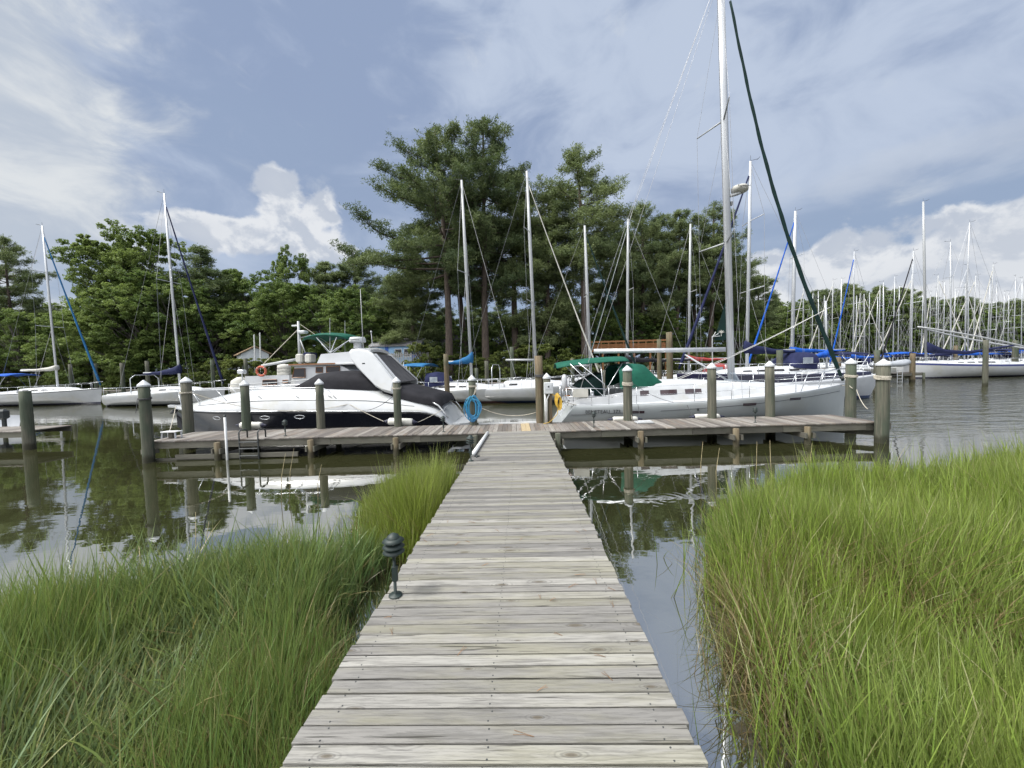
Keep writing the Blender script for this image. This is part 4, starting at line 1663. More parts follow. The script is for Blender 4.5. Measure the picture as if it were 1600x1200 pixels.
mb.tube(full, .015, 6)
mb.tube([(q[0]-.03, q[1], q[2]-.30) for q in full], .012, 6)
for q in pr_[:3]:
    for sgn in (1, -1):
        mb.tube([(q[0], sgn*q[1], q[2]), (q[0]-.25, sgn*q[1]*1.02, q[2]-.62)], .014, 6)
mb.build('bow_pulpit', m_steel, sl)
# deck hatch, winches, anchor
mb = MB()
hx = X(1164, -.6)
mb.box((hx, -.1, 1.68), (.75, .6, .05), ry=.08, bev=.012)
mb.box((hx-.18, -.1, 1.85), (.05, .56, .34), ry=-.55, bev=.012)
mb.build('deck_hatch', m_vinyl, sl)
for px, y in ((925, -1.2), (930, 1.2), (985, -.75)):
    mb = MB()
    mb.smooth = True
    mb.lathe((X(px, y), y, 1.32 if px < 950 else 1.70), [(.09, 0), (.07, .03), (.065, .12), (.085, .17), (0, .18)], 14)
    mb.build('winch', m_steel, sl)
for px in (960, 1087):
    mb = MB()
    p_ = hull_pt(X(px, -1.7), .9 if px > 1000 else 1.1)
    mb.box((p_.x, -1.28, 1.22) if px < 1000 else (p_.x, p_.y+.0, .80), (.07, .03, .09), bev=.01)
    mb.build('fitting', m_darkmetal, sl)
# spars
mbase = LS(1143, 598, 0)
mtop = LS(1126.5, -20, 0)
mb = MB()
mb.smooth = True
def spar(mb, a, b, rx, ry, n=14, taper=1.0):
    a, b = Vector(a), Vector(b)
    rs = []
    for p_, k in ((a, 1), (a.lerp(b, .75), 1), (b, taper)):
        rs.append([(p_.x+rx*k*math.cos(2*PI*i/n), p_.y+ry*k*math.sin(2*PI*i/n), p_.z) for i in range(n)])
    mb.loft(rs)
spar(mb, (mbase.x, 0, 1.55), (mtop.x, 0, mtop.z), .135, .085)
mast = mb.build('mast', m_alu, sl)
mb = MB()
mb.beam((mbase.x-.137, 0, 1.9), (mtop.x-.137, 0, mtop.z), .025, .03)
mb.build('sail_track', m_wire, mast)
def mast_at(z):
    k = (z-1.55)/(mtop.z-1.55)
    return Vector((lerp(mbase.x, mtop.x, k), 0, z))
spz = []
for px, py, ln in ((1106, 195, 1.25), (1101, 386, 1.35)):
    z = LS(1128, py-7, 0).z
    m0 = mast_at(z)
    for sgn in (-1, 1):
        mb = MB()
        mb.smooth = True
        e = (m0.x-.48, sgn*ln, z+.05)
        mb.tube([(m0.x-.05, sgn*.05, z), e], [.035, .022], 6)
        mb.build('spreader', m_whitespar, sl)
        spz.append((sgn, e))
b0, b1 = LS(928, 549, 0), LS(1133, 546, 0)
mb = MB()
mb.smooth = True
mb.beam((b0.x, 0, b0.z), (b1.x, 0, b1.z), .12, .17)
boom = mb.build('boom', m_alu, sl)
mb = MB()
mb.smooth = True
v0, v1 = LS(1070, 554, 0), LS(1107, 577, 0)
mb.tube([(v0.x, 0, v0.z), (LS(1136, 592, 0).x, 0, 1.72)], .035, 8)
mb.build('boom_vang', m_alu, sl)
# furled jib on the forestay, slightly sagging
f0 = Vector((SL/2-.10, 0, bz+.12))
f1 = LS(1141, 2, 0)
f2 = f1+(f1-f0)*.03
mb = MB()
mb.smooth = True
pts, rr = [], []
nj = 46
for i in range(nj+1):
    k = i/nj
    p_ = f0.lerp(f1, k)
    p_.x -= .42*math.sin(PI*k)*1.0
    p_.z -= .20*math.sin(PI*k)
    pts.append((p_.x, .01*math.sin(i*1.1), p_.z))
    rr.append((.05 if k < .03 else .078*(1-.45*k))*(1+.10*math.sin(i*1.9)))
mb.tube(pts, rr, 9)
mb.build('furled_jib', m_canvasdkgreen, sl)
mb = MB()
mb.smooth = True
mb.lathe((f0.x, 0, f0.z+.05), [(.05, 0), (.10, .02), (.10, .12), (.05, .14)], 14)
mb.build('furling_drum', m_darkmetal, sl)
# standing and running rigging
mb = MB()
mb.smooth = True
def wire(a, b, r=.0065):
    mb.tube([a, b], r, 4, caps=False)
hi = mast_at(mtop.z-.2)
for sgn in (-1, 1):
    ch = (mbase.x-.45, sgn*1.55, 1.12)
    es = [e for s_, e in spz if s_ == sgn]
    up, low = es[0], es[1]
    wire(ch, low)
    wire(low, up)
    wire(up, tuple(hi))
    wire((mbase.x-.75, sgn*1.5, 1.12), tuple(mast_at(low[2]-.1)))
    wire(low, tuple(mast_at(up[2]-.1)))
    # split backstay
    wire((-SL/2+.55, sgn*1.25, 1.05), tuple(LS(985, 335, 0)+Vector((0, sgn*.25, 0))), .008)
bk = LS(985, 335, 0)
wire((bk.x, -.25, bk.z), (hi.x-.1, 0, hi.z+.6), .007)
wire((bk.x, .25, bk.z), (hi.x-.1, 0, hi.z+.6), .007)
wire((b0.x+.1, 0, b0.z), (hi.x-.1, 0, hi.z+.4), .006)
wire(tuple(mast_at(11.0)+Vector((.15, .1, 0))), (mbase.x+.35, .4, 1.8), .006)
mb.build('rigging', m_wire, sl)
for py, x0 in ((574, 1050), (592, 1048)):
    mb = MB()
    mb.smooth = True
    jc = LS(1297, 480, 0)
    a = LS(x0, 608 if py > 580 else 598, -.9 if py > 580 else .9)
    mb.tube(catenary((jc.x, jc.y, jc.z), (a.x, a.y, 1.72), .12, 10), .009, 5)
    mb.build('jib_sheet', m_ropewhite, sl)
# radar on the mast
rp = LS(1155, 297, 0)
mm = mast_at(rp.z)
mb = MB()
mb.smooth = True
mb.lathe((rp.x+.02, 0, rp.z-.12), [(.14, 0), (.27, .06), (.305, .12), (.295, .21), (.26, .25), (0, .27)], 24)
rd = mb.build('radar_dome', m_canvaswhite, sl)
text_mesh('radar_lettering', 'Raymarine', .11, m_letter, rd, (rp.x+.02, -.306, rp.z+.005), (PI/2, 0, 0), .004)
mb = MB()
mb.beam((mm.x+.1, 0, rp.z-.22), (rp.x, 0, rp.z-.13), .22, .06)
mb.build('radar_bracket', m_whitespar, sl)
mb = MB()
mb.box((mm.x+.19, 0, rp.z-.5), (.09, .09, .17), bev=.02)
mb.build('steaming_light', m_darkmetal, sl)
pl_, ph_, pi_ = ppos('l'), ppos('h'), ppos('i')
line((SX+SL/2-.3, SY-.2, 1.40), (ppos('k').x+.12, ppos('k').y, 1.86), .12, 'short bow line from the sloop to the knotted pile', .013)
line(at(1338, 608, 14.6), at(1356, 639, 13.9), .12, 'loose white line end hanging beyond the sloop bow', .013)
line((ph_.x+.15, ph_.y, 1.82), (SX+X(1050, -1.6), SY-1.72, 1.06), .10, 'thin line from the rope wound pile down to the sloop side', .008, m_ropedark)
line((SX+X(995, -1.7), SY-1.80, 1.02), fpos(1001, 656, fy2), .01, 'dark fender lanyard down the sloop side by the rope wound pile', .008, m_ropedark)
line((SX+X(1070, -1.7), SY-1.80, 1.04), fpos(1082, 652, fy2), .01, 'dark fender lanyard down the sloop side below the coachroof windows', .008, m_ropedark)
line((SX-SL/2+.55, SY-1.40, 1.02), (ppos('low').x+.1, ppos('low').y, 1.75), .12, 'stern line from the sloop to the tall uncapped pile')
line((ppos('f').x+.12, ppos('f').y, 1.2), (ppos('low').x-.1, ppos('low').y+.05, .92), .22, 'slack white line strung between the hose pile and the uncapped pile', .012)
# ------------------------------------------------------------------ sailing boats beyond the dock
def sailboat(label, px, py_base, Y, top_py, d, L=10.5, group=None, hull=None, boot=None, stripe=None, cover=None, boom_px=None, jib=None,
             bimini=None, dodger=None, spreaders=2, cabin_win=3, yaw=0.0, spar=None, lazy=False, detail=1, mast_t=.60, fb=None, arch=False,
             rig=True, mast_r=.085, rake=0.02, stemr=.35, name='sailboat', jib_top=.93, boom_py=None, B=None, wire_r=.011, jib_r=.10, sw=.08):
    """px, py_base: photo point where the mast meets the deck; top_py: its truck; d = +1 bow to the right"""
    base = at(px, py_base, Y)
    fb = fb or (.95*L/10.5, .90*L/10.5, 1.25*L/10.5)
    B = B or .32*L
    mx = -L/2+mast_t*L
    rz = (0 if d > 0 else PI)+yaw
    ox = base.x-mx*math.cos(rz)
    oy = Y-mx*math.sin(rz)
    o = thing(name, label, 'sailboat', (ox, oy, 0), rz, group)
    hullm = hull or m_gel
    hb, sh, posf, ybf, rings = sail_hull(L, B, fb, [hullm, boot or m_boot, stripe or m_bluestripe], o, stern_w=.7, scoop=.5, stem=stemr, boot=.16, stripe=stripe, N=20 if detail else 12, sw=sw)
    deck_sheet(rings, o, m_deckw)
    zd = lambda x: sh((x+L/2)/L)
    # cabin trunk
    x0, x1 = -.14*L, .30*L
    st = [(x0, .33*B, zd(x0)-.02, .29*B, zd(x0)+.42), (lerp(x0, x1, .3), .33*B, zd(0)-.02, .27*B, zd(0)+.44), (lerp(x0, x1, .65), .27*B, zd(.15*L), .21*B, zd(.15*L)+.34),
          (lerp(x0, x1, .9), .16*B, zd(x1), .11*B, zd(x1)+.16), (x1, .08*B, zd(x1), .05*B, zd(x1)+.03)]
    trunk(st, o, m_deckw, 'cabin', .07)
    nearside = -1 if d > 0 else 1
    if cabin_win:
        for sgn in ((-1, 1) if detail else (nearside,)):
            for k in range(cabin_win):
                u = .08+.55*k/max(1, cabin_win-1) if cabin_win > 1 else .2
                wl = .055*L if k < cabin_win-1 else .04*L
                trunk_window(st, o, x0+u*(x1-x0), x0+u*(x1-x0)+wl, .40, .72, sgn)
    # coamings
    mb = MB()
    for sgn in (-1, 1):
        mb.loft([[(x, sgn*(.24*B), zd(x)-.03), (x, sgn*(.36*B), zd(x)-.03), (x, sgn*(.33*B), zd(x)+z1), (x, sgn*(.27*B), zd(x)+z1)] for x, z1 in ((-.44*L, .10), (-.3*L, .20), (-.14*L, .30))])
    mb.build('cockpit_coaming', m_deckw, o)
    # mast
    tp = at(px, top_py, Y)
    H = tp.z
    zb = zd(mx)+.28
    xt = mx-rake*(H-zb)
    sm = spar or m_alu
    mb = MB()
    mb.smooth = True
    n = 8
    rs = []
    for k in (0, .7, 1):
        x, z = lerp(mx, xt, k), lerp(zb, H, k)
        q = 1 if k < 1 else .7
        rs.append([(x+1.35*mast_r*q*math.cos(2*PI*i/n), .9*mast_r*q*math.sin(2*PI*i/n), z) for i in range(n)])
    mb.loft(rs)
    mast = mb.build('mast', sm, o)
    mb = MB()
    mb.tube([(xt, 0, H), (xt, 0, H+.35)], .012, 4)
    mb.tube([(xt-.05, 0, H+.05), (xt-.5, 0, H+.16)], .012, 4)
    mb.tube([(xt-.5, -.15, H+.16), (xt-.5, .15, H+.2)], .014, 4)
    mb.build('masthead_vane', m_darkmetal, mast)
    ends = []
    for k in range(spreaders):
        q = (k+1)/(spreaders+1)+.05
        x, z = lerp(mx, xt, q), lerp(zb, H, q)
        for sgn in (-1, 1):
            mb = MB()
            mb.tube([(x, 0, z), (x-.22, sgn*(.30*B-.12*k), z+.05)], .03, 5)
            mb.build('spreader', sm, o)
            ends.append((sgn, k, (x-.22, sgn*(.30*B-.12*k), z+.05)))
    # boom and cover
    zbm = (at(px, boom_py, Y).z if boom_py else zb+1.15)
    bl = .40*L if boom_px is None else max(1.0, abs(at(boom_px, py_base, Y).x-base.x))
    if bl:
        mb = MB()
        mb.smooth = True
        mb.tube([(mx-.12, 0, zbm), (mx-bl, 0, zbm+.05)], .07, 8)
        mb.build('boom', m_whitespar if spar is not m_alu else m_alu, o)
        if cover is not None:
            mb = MB()
            mb.smooth = True
            rr = []
            for k in range(13):
                q = k/12
                x = mx+.12-q*(bl+.05)
                hgt = lerp(.92 if lazy else .62, .16, min(1, q*1.05)**.55)
                wd = lerp(.13, .10, q)
                sagz = -.05*math.sin(PI*q)+.02*math.sin(q*19)
                rr.append([(x, 1.5*wd*math.cos(a), zbm-.12+sagz+(hgt*.5)*(1+math.sin(a))*(1 if k not in (0, 12) else .92)) for a in [2*PI*i/10 for i in range(10)]])
            mb.loft(rr)
            mb.build('sail_cover', cover, o)
    # headsail
    bz = sh(1.0)
    bowx = L/2-.15
    hx, hz = lerp(mx, xt, jib_top), lerp(zb, H, jib_top)
    if jib is not None:
        mb = MB()
        mb.smooth = True
        pts, rr = [], []
        for i in range(21):
            k = i/20
            p = Vector((bowx, 0, bz+.25)).lerp(Vector((hx+.1, 0, hz)), k)
            p.z -= .12*math.sin(PI*k)
            pts.append(p)
            rr.append((jib_r-.055*jib_r/.1*k)*(1+.08*math.sin(i*2.3)) if i else .05)
        mb.tube(pts, rr, 7)
        mb.build('furled_jib', jib, o)
    if rig:
        mb = MB()
        def wire(a, b):
            mb.tube([a, b], wire_r, 3, caps=False)
        if jib is None:
            wire((bowx, 0, bz), (xt, 0, H-.1))
        wire((-L/2+.2, 0, sh(0)), (xt, 0, H))
        for sgn in (-1, 1):
            es = [e for s, k, e in ends if s == sgn]
            ch = (mx-.1, sgn*.42*B, zd(mx))
            prev = ch
            for e in es:
                wire(prev, e)
                prev = e
            wire(prev, (xt, 0, H-.2))
            if es:
                wire((mx-.5, sgn*.41*B, zd(mx)), (es[0][0]+.2, 0, es[0][2]-.1))
        mb.build('rigging', m_wire, o)
    # rails
    if detail:
        mb = MB()
        mb.smooth = True
        for sgn in (-1, 1):
            prev = None
            for k in range(7):
                t = .04+.9*k/6
                x = -L/2+t*L
                p = (x, sgn*hb(t)*.95, sh(t))
                q = (x, sgn*hb(t)*.95, sh(t)+.6)
                mb.tube([p, q], .016, 4)
                if prev is not None:
                    mb.tube([prev, q], .010, 4)
                prev = q
            mb.tube([prev, (L/2+.05, sgn*.05, bz+.62)], .018, 4)
        mb.tube([(-L/2+.04*L, -hb(.04)*.95, sh(.04)+.6), (-L/2+.04*L, hb(.04)*.95, sh(.04)+.6)], .018, 4)
        mb.build('lifelines', m_steel, o)
    if dodger is not None:
        xx = x0
        hump('dodger', [(xx-.75, .34*B, zd(xx)+.25, zd(xx)+1.25, .42), (xx-.3, .35*B, zd(xx)+.25, zd(xx)+1.32, .42), (xx+.15, .34*B, zd(xx)+.3, zd(xx)+1.25, .42), (xx+.75, .30*B, zd(xx)+.38, zd(xx)+.52, .5)], dodger, o, 10)
        if detail:
            for sgn in (-1, 1):
                mb = MB()
                mb.box((xx+.02, sgn*.355*B, zd(xx)+.78), (.62, .02, .36), bev=.004)
                mb.build('dodger_window', m_vinyl, o)
    if bimini is not None:
        xa, xb_, zz = -.46*L, -.22*L, zd(-.3*L)+1.95
        mb = MB()
        mb.smooth = True
        rr = []
        for k in range(7):
            q = k/6
            x = lerp(xa, xb_, q)
            a_ = [-1+2*i/8 for i in range(9)]
            up = [(x, .36*B*u, zz+.08*math.sin(PI*q)-.22*abs(u)**2.4) for u in a_]
            dn = [(x, .355*B*u, zz-.03+.08*math.sin(PI*q)-.22*abs(u)**2.4) for u in a_[::-1]]
            rr.append(up+dn)
        mb.loft(rr)
        mb.build('bimini', bimini, o)
        for sgn in (-1, 1):
            mb = MB()
            for xe in (xa+.1, (xa+xb_)/2, xb_-.1):
                mb.tube([(xe, sgn*.35*B, zz-.2), ((xa+xb_)/2, sgn*.38*B, zd(-.3*L))], .018, 4)
            mb.build('bimini_frame', m_steel, o)
    if arch:
        for xe in (-.44*L, -.22*L):
            mb = MB()
            mb.smooth = True
            h_ = zd(xe)+1.65
            mb.tube([(xe, -.34*B, zd(xe)), (xe, -.33*B, h_-.3), (xe, -.22*B, h_), (xe, .22*B, h_), (xe, .33*B, h_-.3), (xe, .34*B, zd(xe))], .03, 6)
        mb.build('cockpit_arch', m_steel, o)
    return o

sailboat('white sailboat with royal blue bimini and blue furled jib at the left shore', 90, 600, 37.5, 352, 1, L=12, cover=m_canvaswhite, boom_px=30, boom_py=577, jib=m_canvasblue, bimini=m_canvasroyal, mast_t=.59,
         boot=m_hullnavy, fb=(1.25, 1.15, 1.55), cabin_win=4, B=3.7, yaw=-.06, stripe=m_stripe)
sailboat('pale sailboat with navy boom cover and navy furled jib, moored behind the left end pile', 281, 596, 33, 301, 1, L=11.0, cover=m_canvasnavy, boom_px=219, boom_py=582, jib=m_canvasnavy, arch=True, mast_t=.60,
         boot=m_hullblack, fb=(1.0, 1.0, 1.45), lazy=True, yaw=-.10, spreaders=1)
sailboat('white sailboat with pacific blue boom cover, between cruiser and hose pile', 737, 590, 27.5, 280, 1, L=9.6, cover=m_canvasblue, boom_px=697, boom_py=565, bimini=m_canvasblue, dodger=m_canvasnavy, mast_t=.62,
         boot=m_bootred, fb=(.95, .9, 1.15), lazy=True, yaw=-.30, cabin_win=4, spreaders=1, spar=m_whitespar)
sailboat('white sailboat with steel cockpit arches, right of the blue hose', 838, 597, 27.0, 266, 1, L=10.4, cover=None, boom_px=790, boom_py=562, jib_r=.055, jib=m_canvaswhite, arch=True, mast_t=.56,
         boot=m_boot, fb=(1.05, .95, 1.3), yaw=-.20, cabin_win=2, spar=m_whitespar)
sailboat('white sailboat with pale blue hull stripe and green furled jib, behind the green bimini', 923, 590, 31, 352, 1, L=9.5, cover=None, boom_px=890, jib=m_canvasdkgreen, mast_t=.58, stripe=m_bluestripe,
         fb=(.95, .9, 1.15), spar=m_whitespar, spreaders=1, yaw=-.1)
sailboat('white sailboat with black boom cover, seen above the green dodger', 980, 590, 34, 342, -1, L=10.0, cover=m_canvasblack, boom_px=1080, boom_py=564, jib=m_canvasdkgreen, mast_t=.60, fb=(1.0, .95, 1.2), spreaders=1, lazy=False, spar=m_whitespar)
sailboat('white sailboat with faded red boom cover, behind the sloop boom', 1076, 586, 36, 350, -1, L=9.5, cover=m_canvasred, boom_px=1136, boom_py=562, dodger=m_canvasred, mast_t=.60, fb=(1.0, .95, 1.2), spreaders=1, spar=m_whitespar)
sailboat('dark navy hulled sailboat with navy boom cover and navy dodger, right of the sloop mast', 1167, 585, 24.5, 252, -1, L=11.6, hull=m_hullnavy, cover=m_canvasnavy, boom_px=1246, boom_py=550, jib=m_canvasnavy, dodger=m_canvasnavy, mast_t=.61,
         fb=(1.60, 1.52, 1.80), lazy=True, cabin_win=4, yaw=.08)
sailboat('white sailboat with royal blue boom cover and blue furled jib slanting to the left', 1237, 575, 37, 330, -1, L=11, cover=m_canvasroyal, boom_px=1320, boom_py=549, jib=m_canvasroyal, bimini=m_canvasnavy, mast_t=.60, fb=(1.0, .95, 1.3), mast_r=.13)
# grey hulled boat with its bow beside the right end pile
sailboat('grey hulled boat with a bow anchor, its bow showing between the two right end piles', 1292, 575, 24, 470, 1, L=8.6, hull=M('pale_grey_hull', (.42, .44, .47), (.37, .39, .42), 1, .3), cover=m_canvasroyal, boom_px=1262, mast_t=.62,
         fb=(1.1, 1.1, 1.45), stemr=.9, spreaders=0, rig=False, mast_r=.05)

# cat rigged boat with wishbone boom
nb = sailboat('white cat boat with navy sheer stripe and white wishbone boom', 1447, 558, 43, 315, -1, L=12.2, boot=m_hullnavy, stripe=m_bluestripe, cover=None, boom_px=1449, spreaders=0, rig=False, mast_t=.88,
              fb=(1.35, 1.25, 1.75), cabin_win=4, B=3.8, stemr=.25, rake=-.035, spar=m_whitespar, mast_r=.10, sw=.20)
inv = nb.matrix_basis.inverted() if False else None
def loc_in(o, p):
    rz = o.rotation_euler.z
    v = Vector(p)-o.location
    return Vector((v.x*math.cos(rz)+v.y*math.sin(rz), -v.x*math.sin(rz)+v.y*math.cos(rz), v.z))
for s in (-1, 1):
    mb = MB()
    mb.smooth = True
    a = loc_in(nb, at(1440, 510, 42.6))
    b = loc_in(nb, at(1625, 546, 42.6))
    pts = []
    for k in range(13):
        q = k/12
        p = a.lerp(b, q)
        p.y = s*(.75*math.sin(PI*q)**.8)
        pts.append(p)
    mb.tube(pts, .085, 7)
    mb.build('wishbone_boom', m_whitespar, nb)
mb = MB()
mb.smooth = True
rr = []
a, b = loc_in(nb, at(1447, 546, 43)), loc_in(nb, at(1590, 540, 43))
for k in range(15):
    q = k/14
    p = a.lerp(b, q)
    h = pw(q, [(0, 1.3), (.08, .95), (.2, .45), (.5, .34), (1, .16)])
    zc = pw(q, [(0, .25), (.2, -.30), (.45, -.55), (.7, -.25), (1, .1)])
    rr.append([(p.x, .2*math.cos(t_), p.z+zc+h*.5*math.sin(t_)) for t_ in [2*PI*i/8 for i in range(8)]])
mb.loft(rr)
mb.build('furled_sail', m_canvasnavy, nb)

# ------------------------------------------------------------------ trawler behind the cruiser
TX, TY = -10.2, 20.6
tw = thing('trawler_yacht', 'white trawler yacht with teak trim and green bimini, behind the black cruiser', 'trawler', (TX, TY, 0))
def LT(px, py, y):
    q = at(px, py, TY+y)
    return Vector((q.x-TX, y, q.z))
ts = LT(357, 600, -1.2).x
tb = LT(640, 600, 0).x
TL = tb-ts
tcx = (ts+tb)/2
TX += tcx
tw.location.x = TX
hbT, shT, _, _, ringsT = sail_hull(TL, 3.9, (1.25, 1.15, 1.95), [m_gel, m_bootblack], tw, stern_w=.82, scoop=-.3, stem=.9, boot=.2, N=24, full=.5)
deck_sheet(ringsT, tw, m_deckw)
toe_rail(ringsT, tw, m_varnish, .03, 'cap_rail')
XT = lambda px, y=-1.4: LT(px, 600, y).x
def ZT_(px, py, y=-1.4):
    return LT(px, py, y).z
# aft cabin, saloon, flying bridge
z0 = 1.2
mb = MB()
def blk(prof, hw0, hw1, nm, mat, parent=tw):
    """box-like house: prof = [(x,z)...] side outline; hw0 half width low, hw1 half width high"""
    mb = MB()
    zs = [p[1] for p in prof]
    za, zb_ = min(zs), max(zs)
    f = lambda z: lerp(hw0, hw1, (z-za)/(zb_-za))
    mb.loft([[(x, s*f(z), z) for x, z in prof] for s in (-1, 1)])
    return mb.build(nm, mat, parent)
za = ZT_(420, 602)
blk([(XT(384), 1.1), (XT(383), ZT_(383, 588)), (XT(452), ZT_(452, 586)), (XT(452), 1.1)], 1.45, 1.38, 'aft_cabin', m_deckw)
blk([(XT(448), 1.1), (XT(462), ZT_(462, 573)), (XT(534), ZT_(534, 571)), (XT(572), ZT_(572, 592)), (XT(572), 1.1)], 1.50, 1.42, 'saloon', m_deckw)
mb = MB()
mb.box(((XT(452)+XT(560))/2, 0, ZT_(500, 569.5)), (XT(560)-XT(452), 3.15, .10), bev=.03)
mb.build('saloon_roof', m_deckw, tw)
mb = MB()
mb.box(((XT(456)+XT(528))/2, -1.60, ZT_(490, 569)), (XT(528)-XT(456), .04, .07))
mb.build('teak_trim', m_varnish, tw)
def tw_window(pa, pb, pya, pyb, hw=1.49, shear=0):
    x0, x1, zz0, zz1 = XT(pa), XT(pb), ZT_(pa, pyb), ZT_(pa, pya)
    for s in (-1, 1):
        mb = MB()
        mb.loft([[(x0-shear, s*(hw+.012), zz0), (x1-shear*0, s*(hw+.012), zz0), (x1, s*(hw-.02), zz1), (x0+.05*shear, s*(hw-.02), zz1)],
                 [(x0-shear, s*(hw-.08), zz0), (x1, s*(hw-.08), zz0), (x1, s*(hw-.1), zz1), (x0, s*(hw-.1), zz1)]])
        fr = mb.build('window', m_glass, tw)
        mb = MB()
        mb.tube([(x0-shear, s*(hw+.02), zz0), (x1, s*(hw+.02), zz0), (x1, s*(hw-.01), zz1), (x0, s*(hw-.01), zz1), (x0-shear, s*(hw+.02), zz0)], .022, 4)
        mb.build('frame', m_varnish, fr)
tw_window(462, 479, 576, 590, 1.48, .10)
tw_window(496, 506, 574, 582, 1.47)
tw_window(512, 533, 573, 582, 1.47)
tw_window(412, 433, 593.5, 602, 1.46)
tw_window(443, 451, 594, 598, 1.46)
blk([(XT(494), ZT_(494, 568)), (XT(500), ZT_(500, 553)), (XT(546), ZT_(546, 549)), (XT(556), ZT_(556, 567))], 1.25, 1.15, 'flying_bridge', m_gel)
mb = MB()
for pa, pb, py in ((468, 478, 556), (482, 492, 556)):
    mb.box((XT((pa+pb)/2, -.6), -.6, ZT_(pa, py+4, -.6)), (XT(pb)-XT(pa), .6, .45), bev=.06)
mb.build('bridge_seat', m_canvaswhite, tw)
mb = MB()
mb.box((XT(487, -.3), -.3, ZT_(487, 556, -.3)), (.45, .7, .35), bev=.05)
mb.build('seat_cushion', m_canvasnavy, tw)
# mast and boom
mt0, mt1 = LT(469, 571, 0), LT(466, 502, 0)
mb = MB()
mb.smooth = True
mb.tube([(mt0.x, 0, mt0.z), (mt1.x, 0, mt1.z)], [.085, .06], 10)
tm = mb.build('mast', m_whitespar, tw)
mb = MB()
mb.box((LT(461, 509, 0).x, 0, LT(461, 509, 0).z), (.35, .12, .08), bev=.02)
mb.box((LT(473, 519, 0).x, 0, LT(473, 519, 0).z), (.42, .42, .16), bev=.05)
mb.build('mast_radar', m_cap, tm)
b0_, b1_ = LT(409, 571.5, 0), LT(466, 561, 0)
mb = MB()
mb.smooth = True
mb.tube([(b0_.x, 0, b0_.z), (b1_.x, 0, b1_.z)], .07, 8)
mb.build('boom', m_whitespar, tw)
mb = MB()
mb.smooth = True
p0 = LT(468, 528, 0)
mb.tube([(p0.x, 0, p0.z), (LT(480, 527, 0).x, .3, LT(480, 526, 0).z+.1), (LT(497, 535, 0).x, .5, LT(497, 535, .5).z), (LT(514, 552, 0).x, .6, LT(514, 551, .6).z)], .03, 6)
mb.tube([(p0.x, 0, p0.z), (LT(481, 553, 0).x, -.2, LT(481, 553, 0).z)], .03, 6)
mb.build('mast_strut', m_whitespar, tw)
mb = MB()
def w2(a, b, r=.014):
    mb.tube([a, b], r, 4)
w2((mt1.x, 0, mt1.z-.4), (b0_.x, 0, b0_.z), .02)
w2((mt1.x, .1, mt1.z-.6), (XT(440), .8, 2.6))
w2((mt1.x, 0, mt1.z-.1), (XT(520), 0, ZT_(520, 552)))
mb.build('rigging', m_rope, tw)
# green bimini on the bridge
mb = MB()
mb.smooth = True
rr = []
for px, py, k in ((487, 529, .75), (495, 524.5, .95), (508, 521.5, 1), (525, 520.5, 1), (542, 521.5, 1), (552, 523.5, .97), (557, 527, .85)):
    q = LT(px, py, 0)
    up = [(q.x, 1.25*k*u, q.z-.18*abs(u)**2.5) for u in np.linspace(-1, 1, 9)]
    rr.append(up+[(p[0], p[1]*.98, p[2]-.05) for p in up[::-1]])
mb.loft(rr)
mb.build('bimini', m_canvasgreen, tw)
for s in (-1, 1):
    mb = MB()
    for pa in (494, 526, 552):
        a = LT(pa, 527, s*1.15)
        b = LT(516, 552, s*1.15)
        mb.tube([(a.x, s*1.15, a.z), (b.x, s*1.15, ZT_(516, 551, -1.15))], .02, 5)
    mb.build('bimini_frame', m_steel, tw)
for px, p1, y in ((515.5, 497, -1.1), (539, 501, 1.1)):
    a, b = LT(px, 551, y), LT(px, p1, y)
    mb = MB()
    mb.tube([(a.x, y, a.z), (b.x, y, b.z)], [.022, .012], 5)
    mb.build('antenna', m_whitespar, tw)
# rails, canvas bundle, stern bulge
mb = MB()
mb.smooth = True
for s in (-1, 1):
    top = []
    for k in range(13):
        t_ = .03+.95*k/12
        x = -TL/2+t_*TL
        z = shT(t_)+.75
        p = (x, s*hbT(t_)*.95, z)
        top.append(p)
        mb.tube([p, (p[0], p[1], shT(t_))], .016, 4)
    mb.tube(top, .02, 5)
    mb.tube([(p[0], p[1], p[2]-.35) for p in top], .014, 4)
mb.build('side_rail', m_whitespar, tw)
mb = MB()
mb.smooth = True
for py in (575, 580, 585):
    mb.tube([LT(436, py, -1.0), LT(444, py-1.5, -1.0), LT(452, py, -1.0)], .17, 8)
mb.build('rolled_canvas', m_canvaswhite, tw)
mb = MB()
mb.box((LT(378, 581, -1).x, -1, LT(378, 581, -1).z), (.34, .3, .22), bev=.04)
mb.tube([(LT(378, 581, -1).x, -1, 1.2), (LT(378, 581, -1).x, -1, LT(378, 583, -1).z)], .03, 6)
mb.build('stern_lamp', m_alu, tw)
mb = MB()
mb.smooth = True
mb.lathe((LT(372, 596, -1.0).x-.1, -.7, 1.35), [(.1, 0), (.42, .1), (.5, .4), (.42, .8), (.15, .98), (0, 1.0)], 14)
mb.build('stern_cover', m_canvaswhite, tw)
p = LT(411, 580, -1.55)
mb = MB()
mb.smooth = True
ring = [(TX+p.x+.225*math.cos(a), TY-1.68, p.z+.225*math.sin(a)) for a in np.linspace(0, 2*PI, 29)]
mb.tube(ring, .058, 10, caps=False)
lr = thing('life_ring', 'faded orange life ring hanging on the trawler rail', 'life ring', (0, 0, 0))
mb.build('ring', m_orange, lr)
mb = MB()
mb.smooth = True
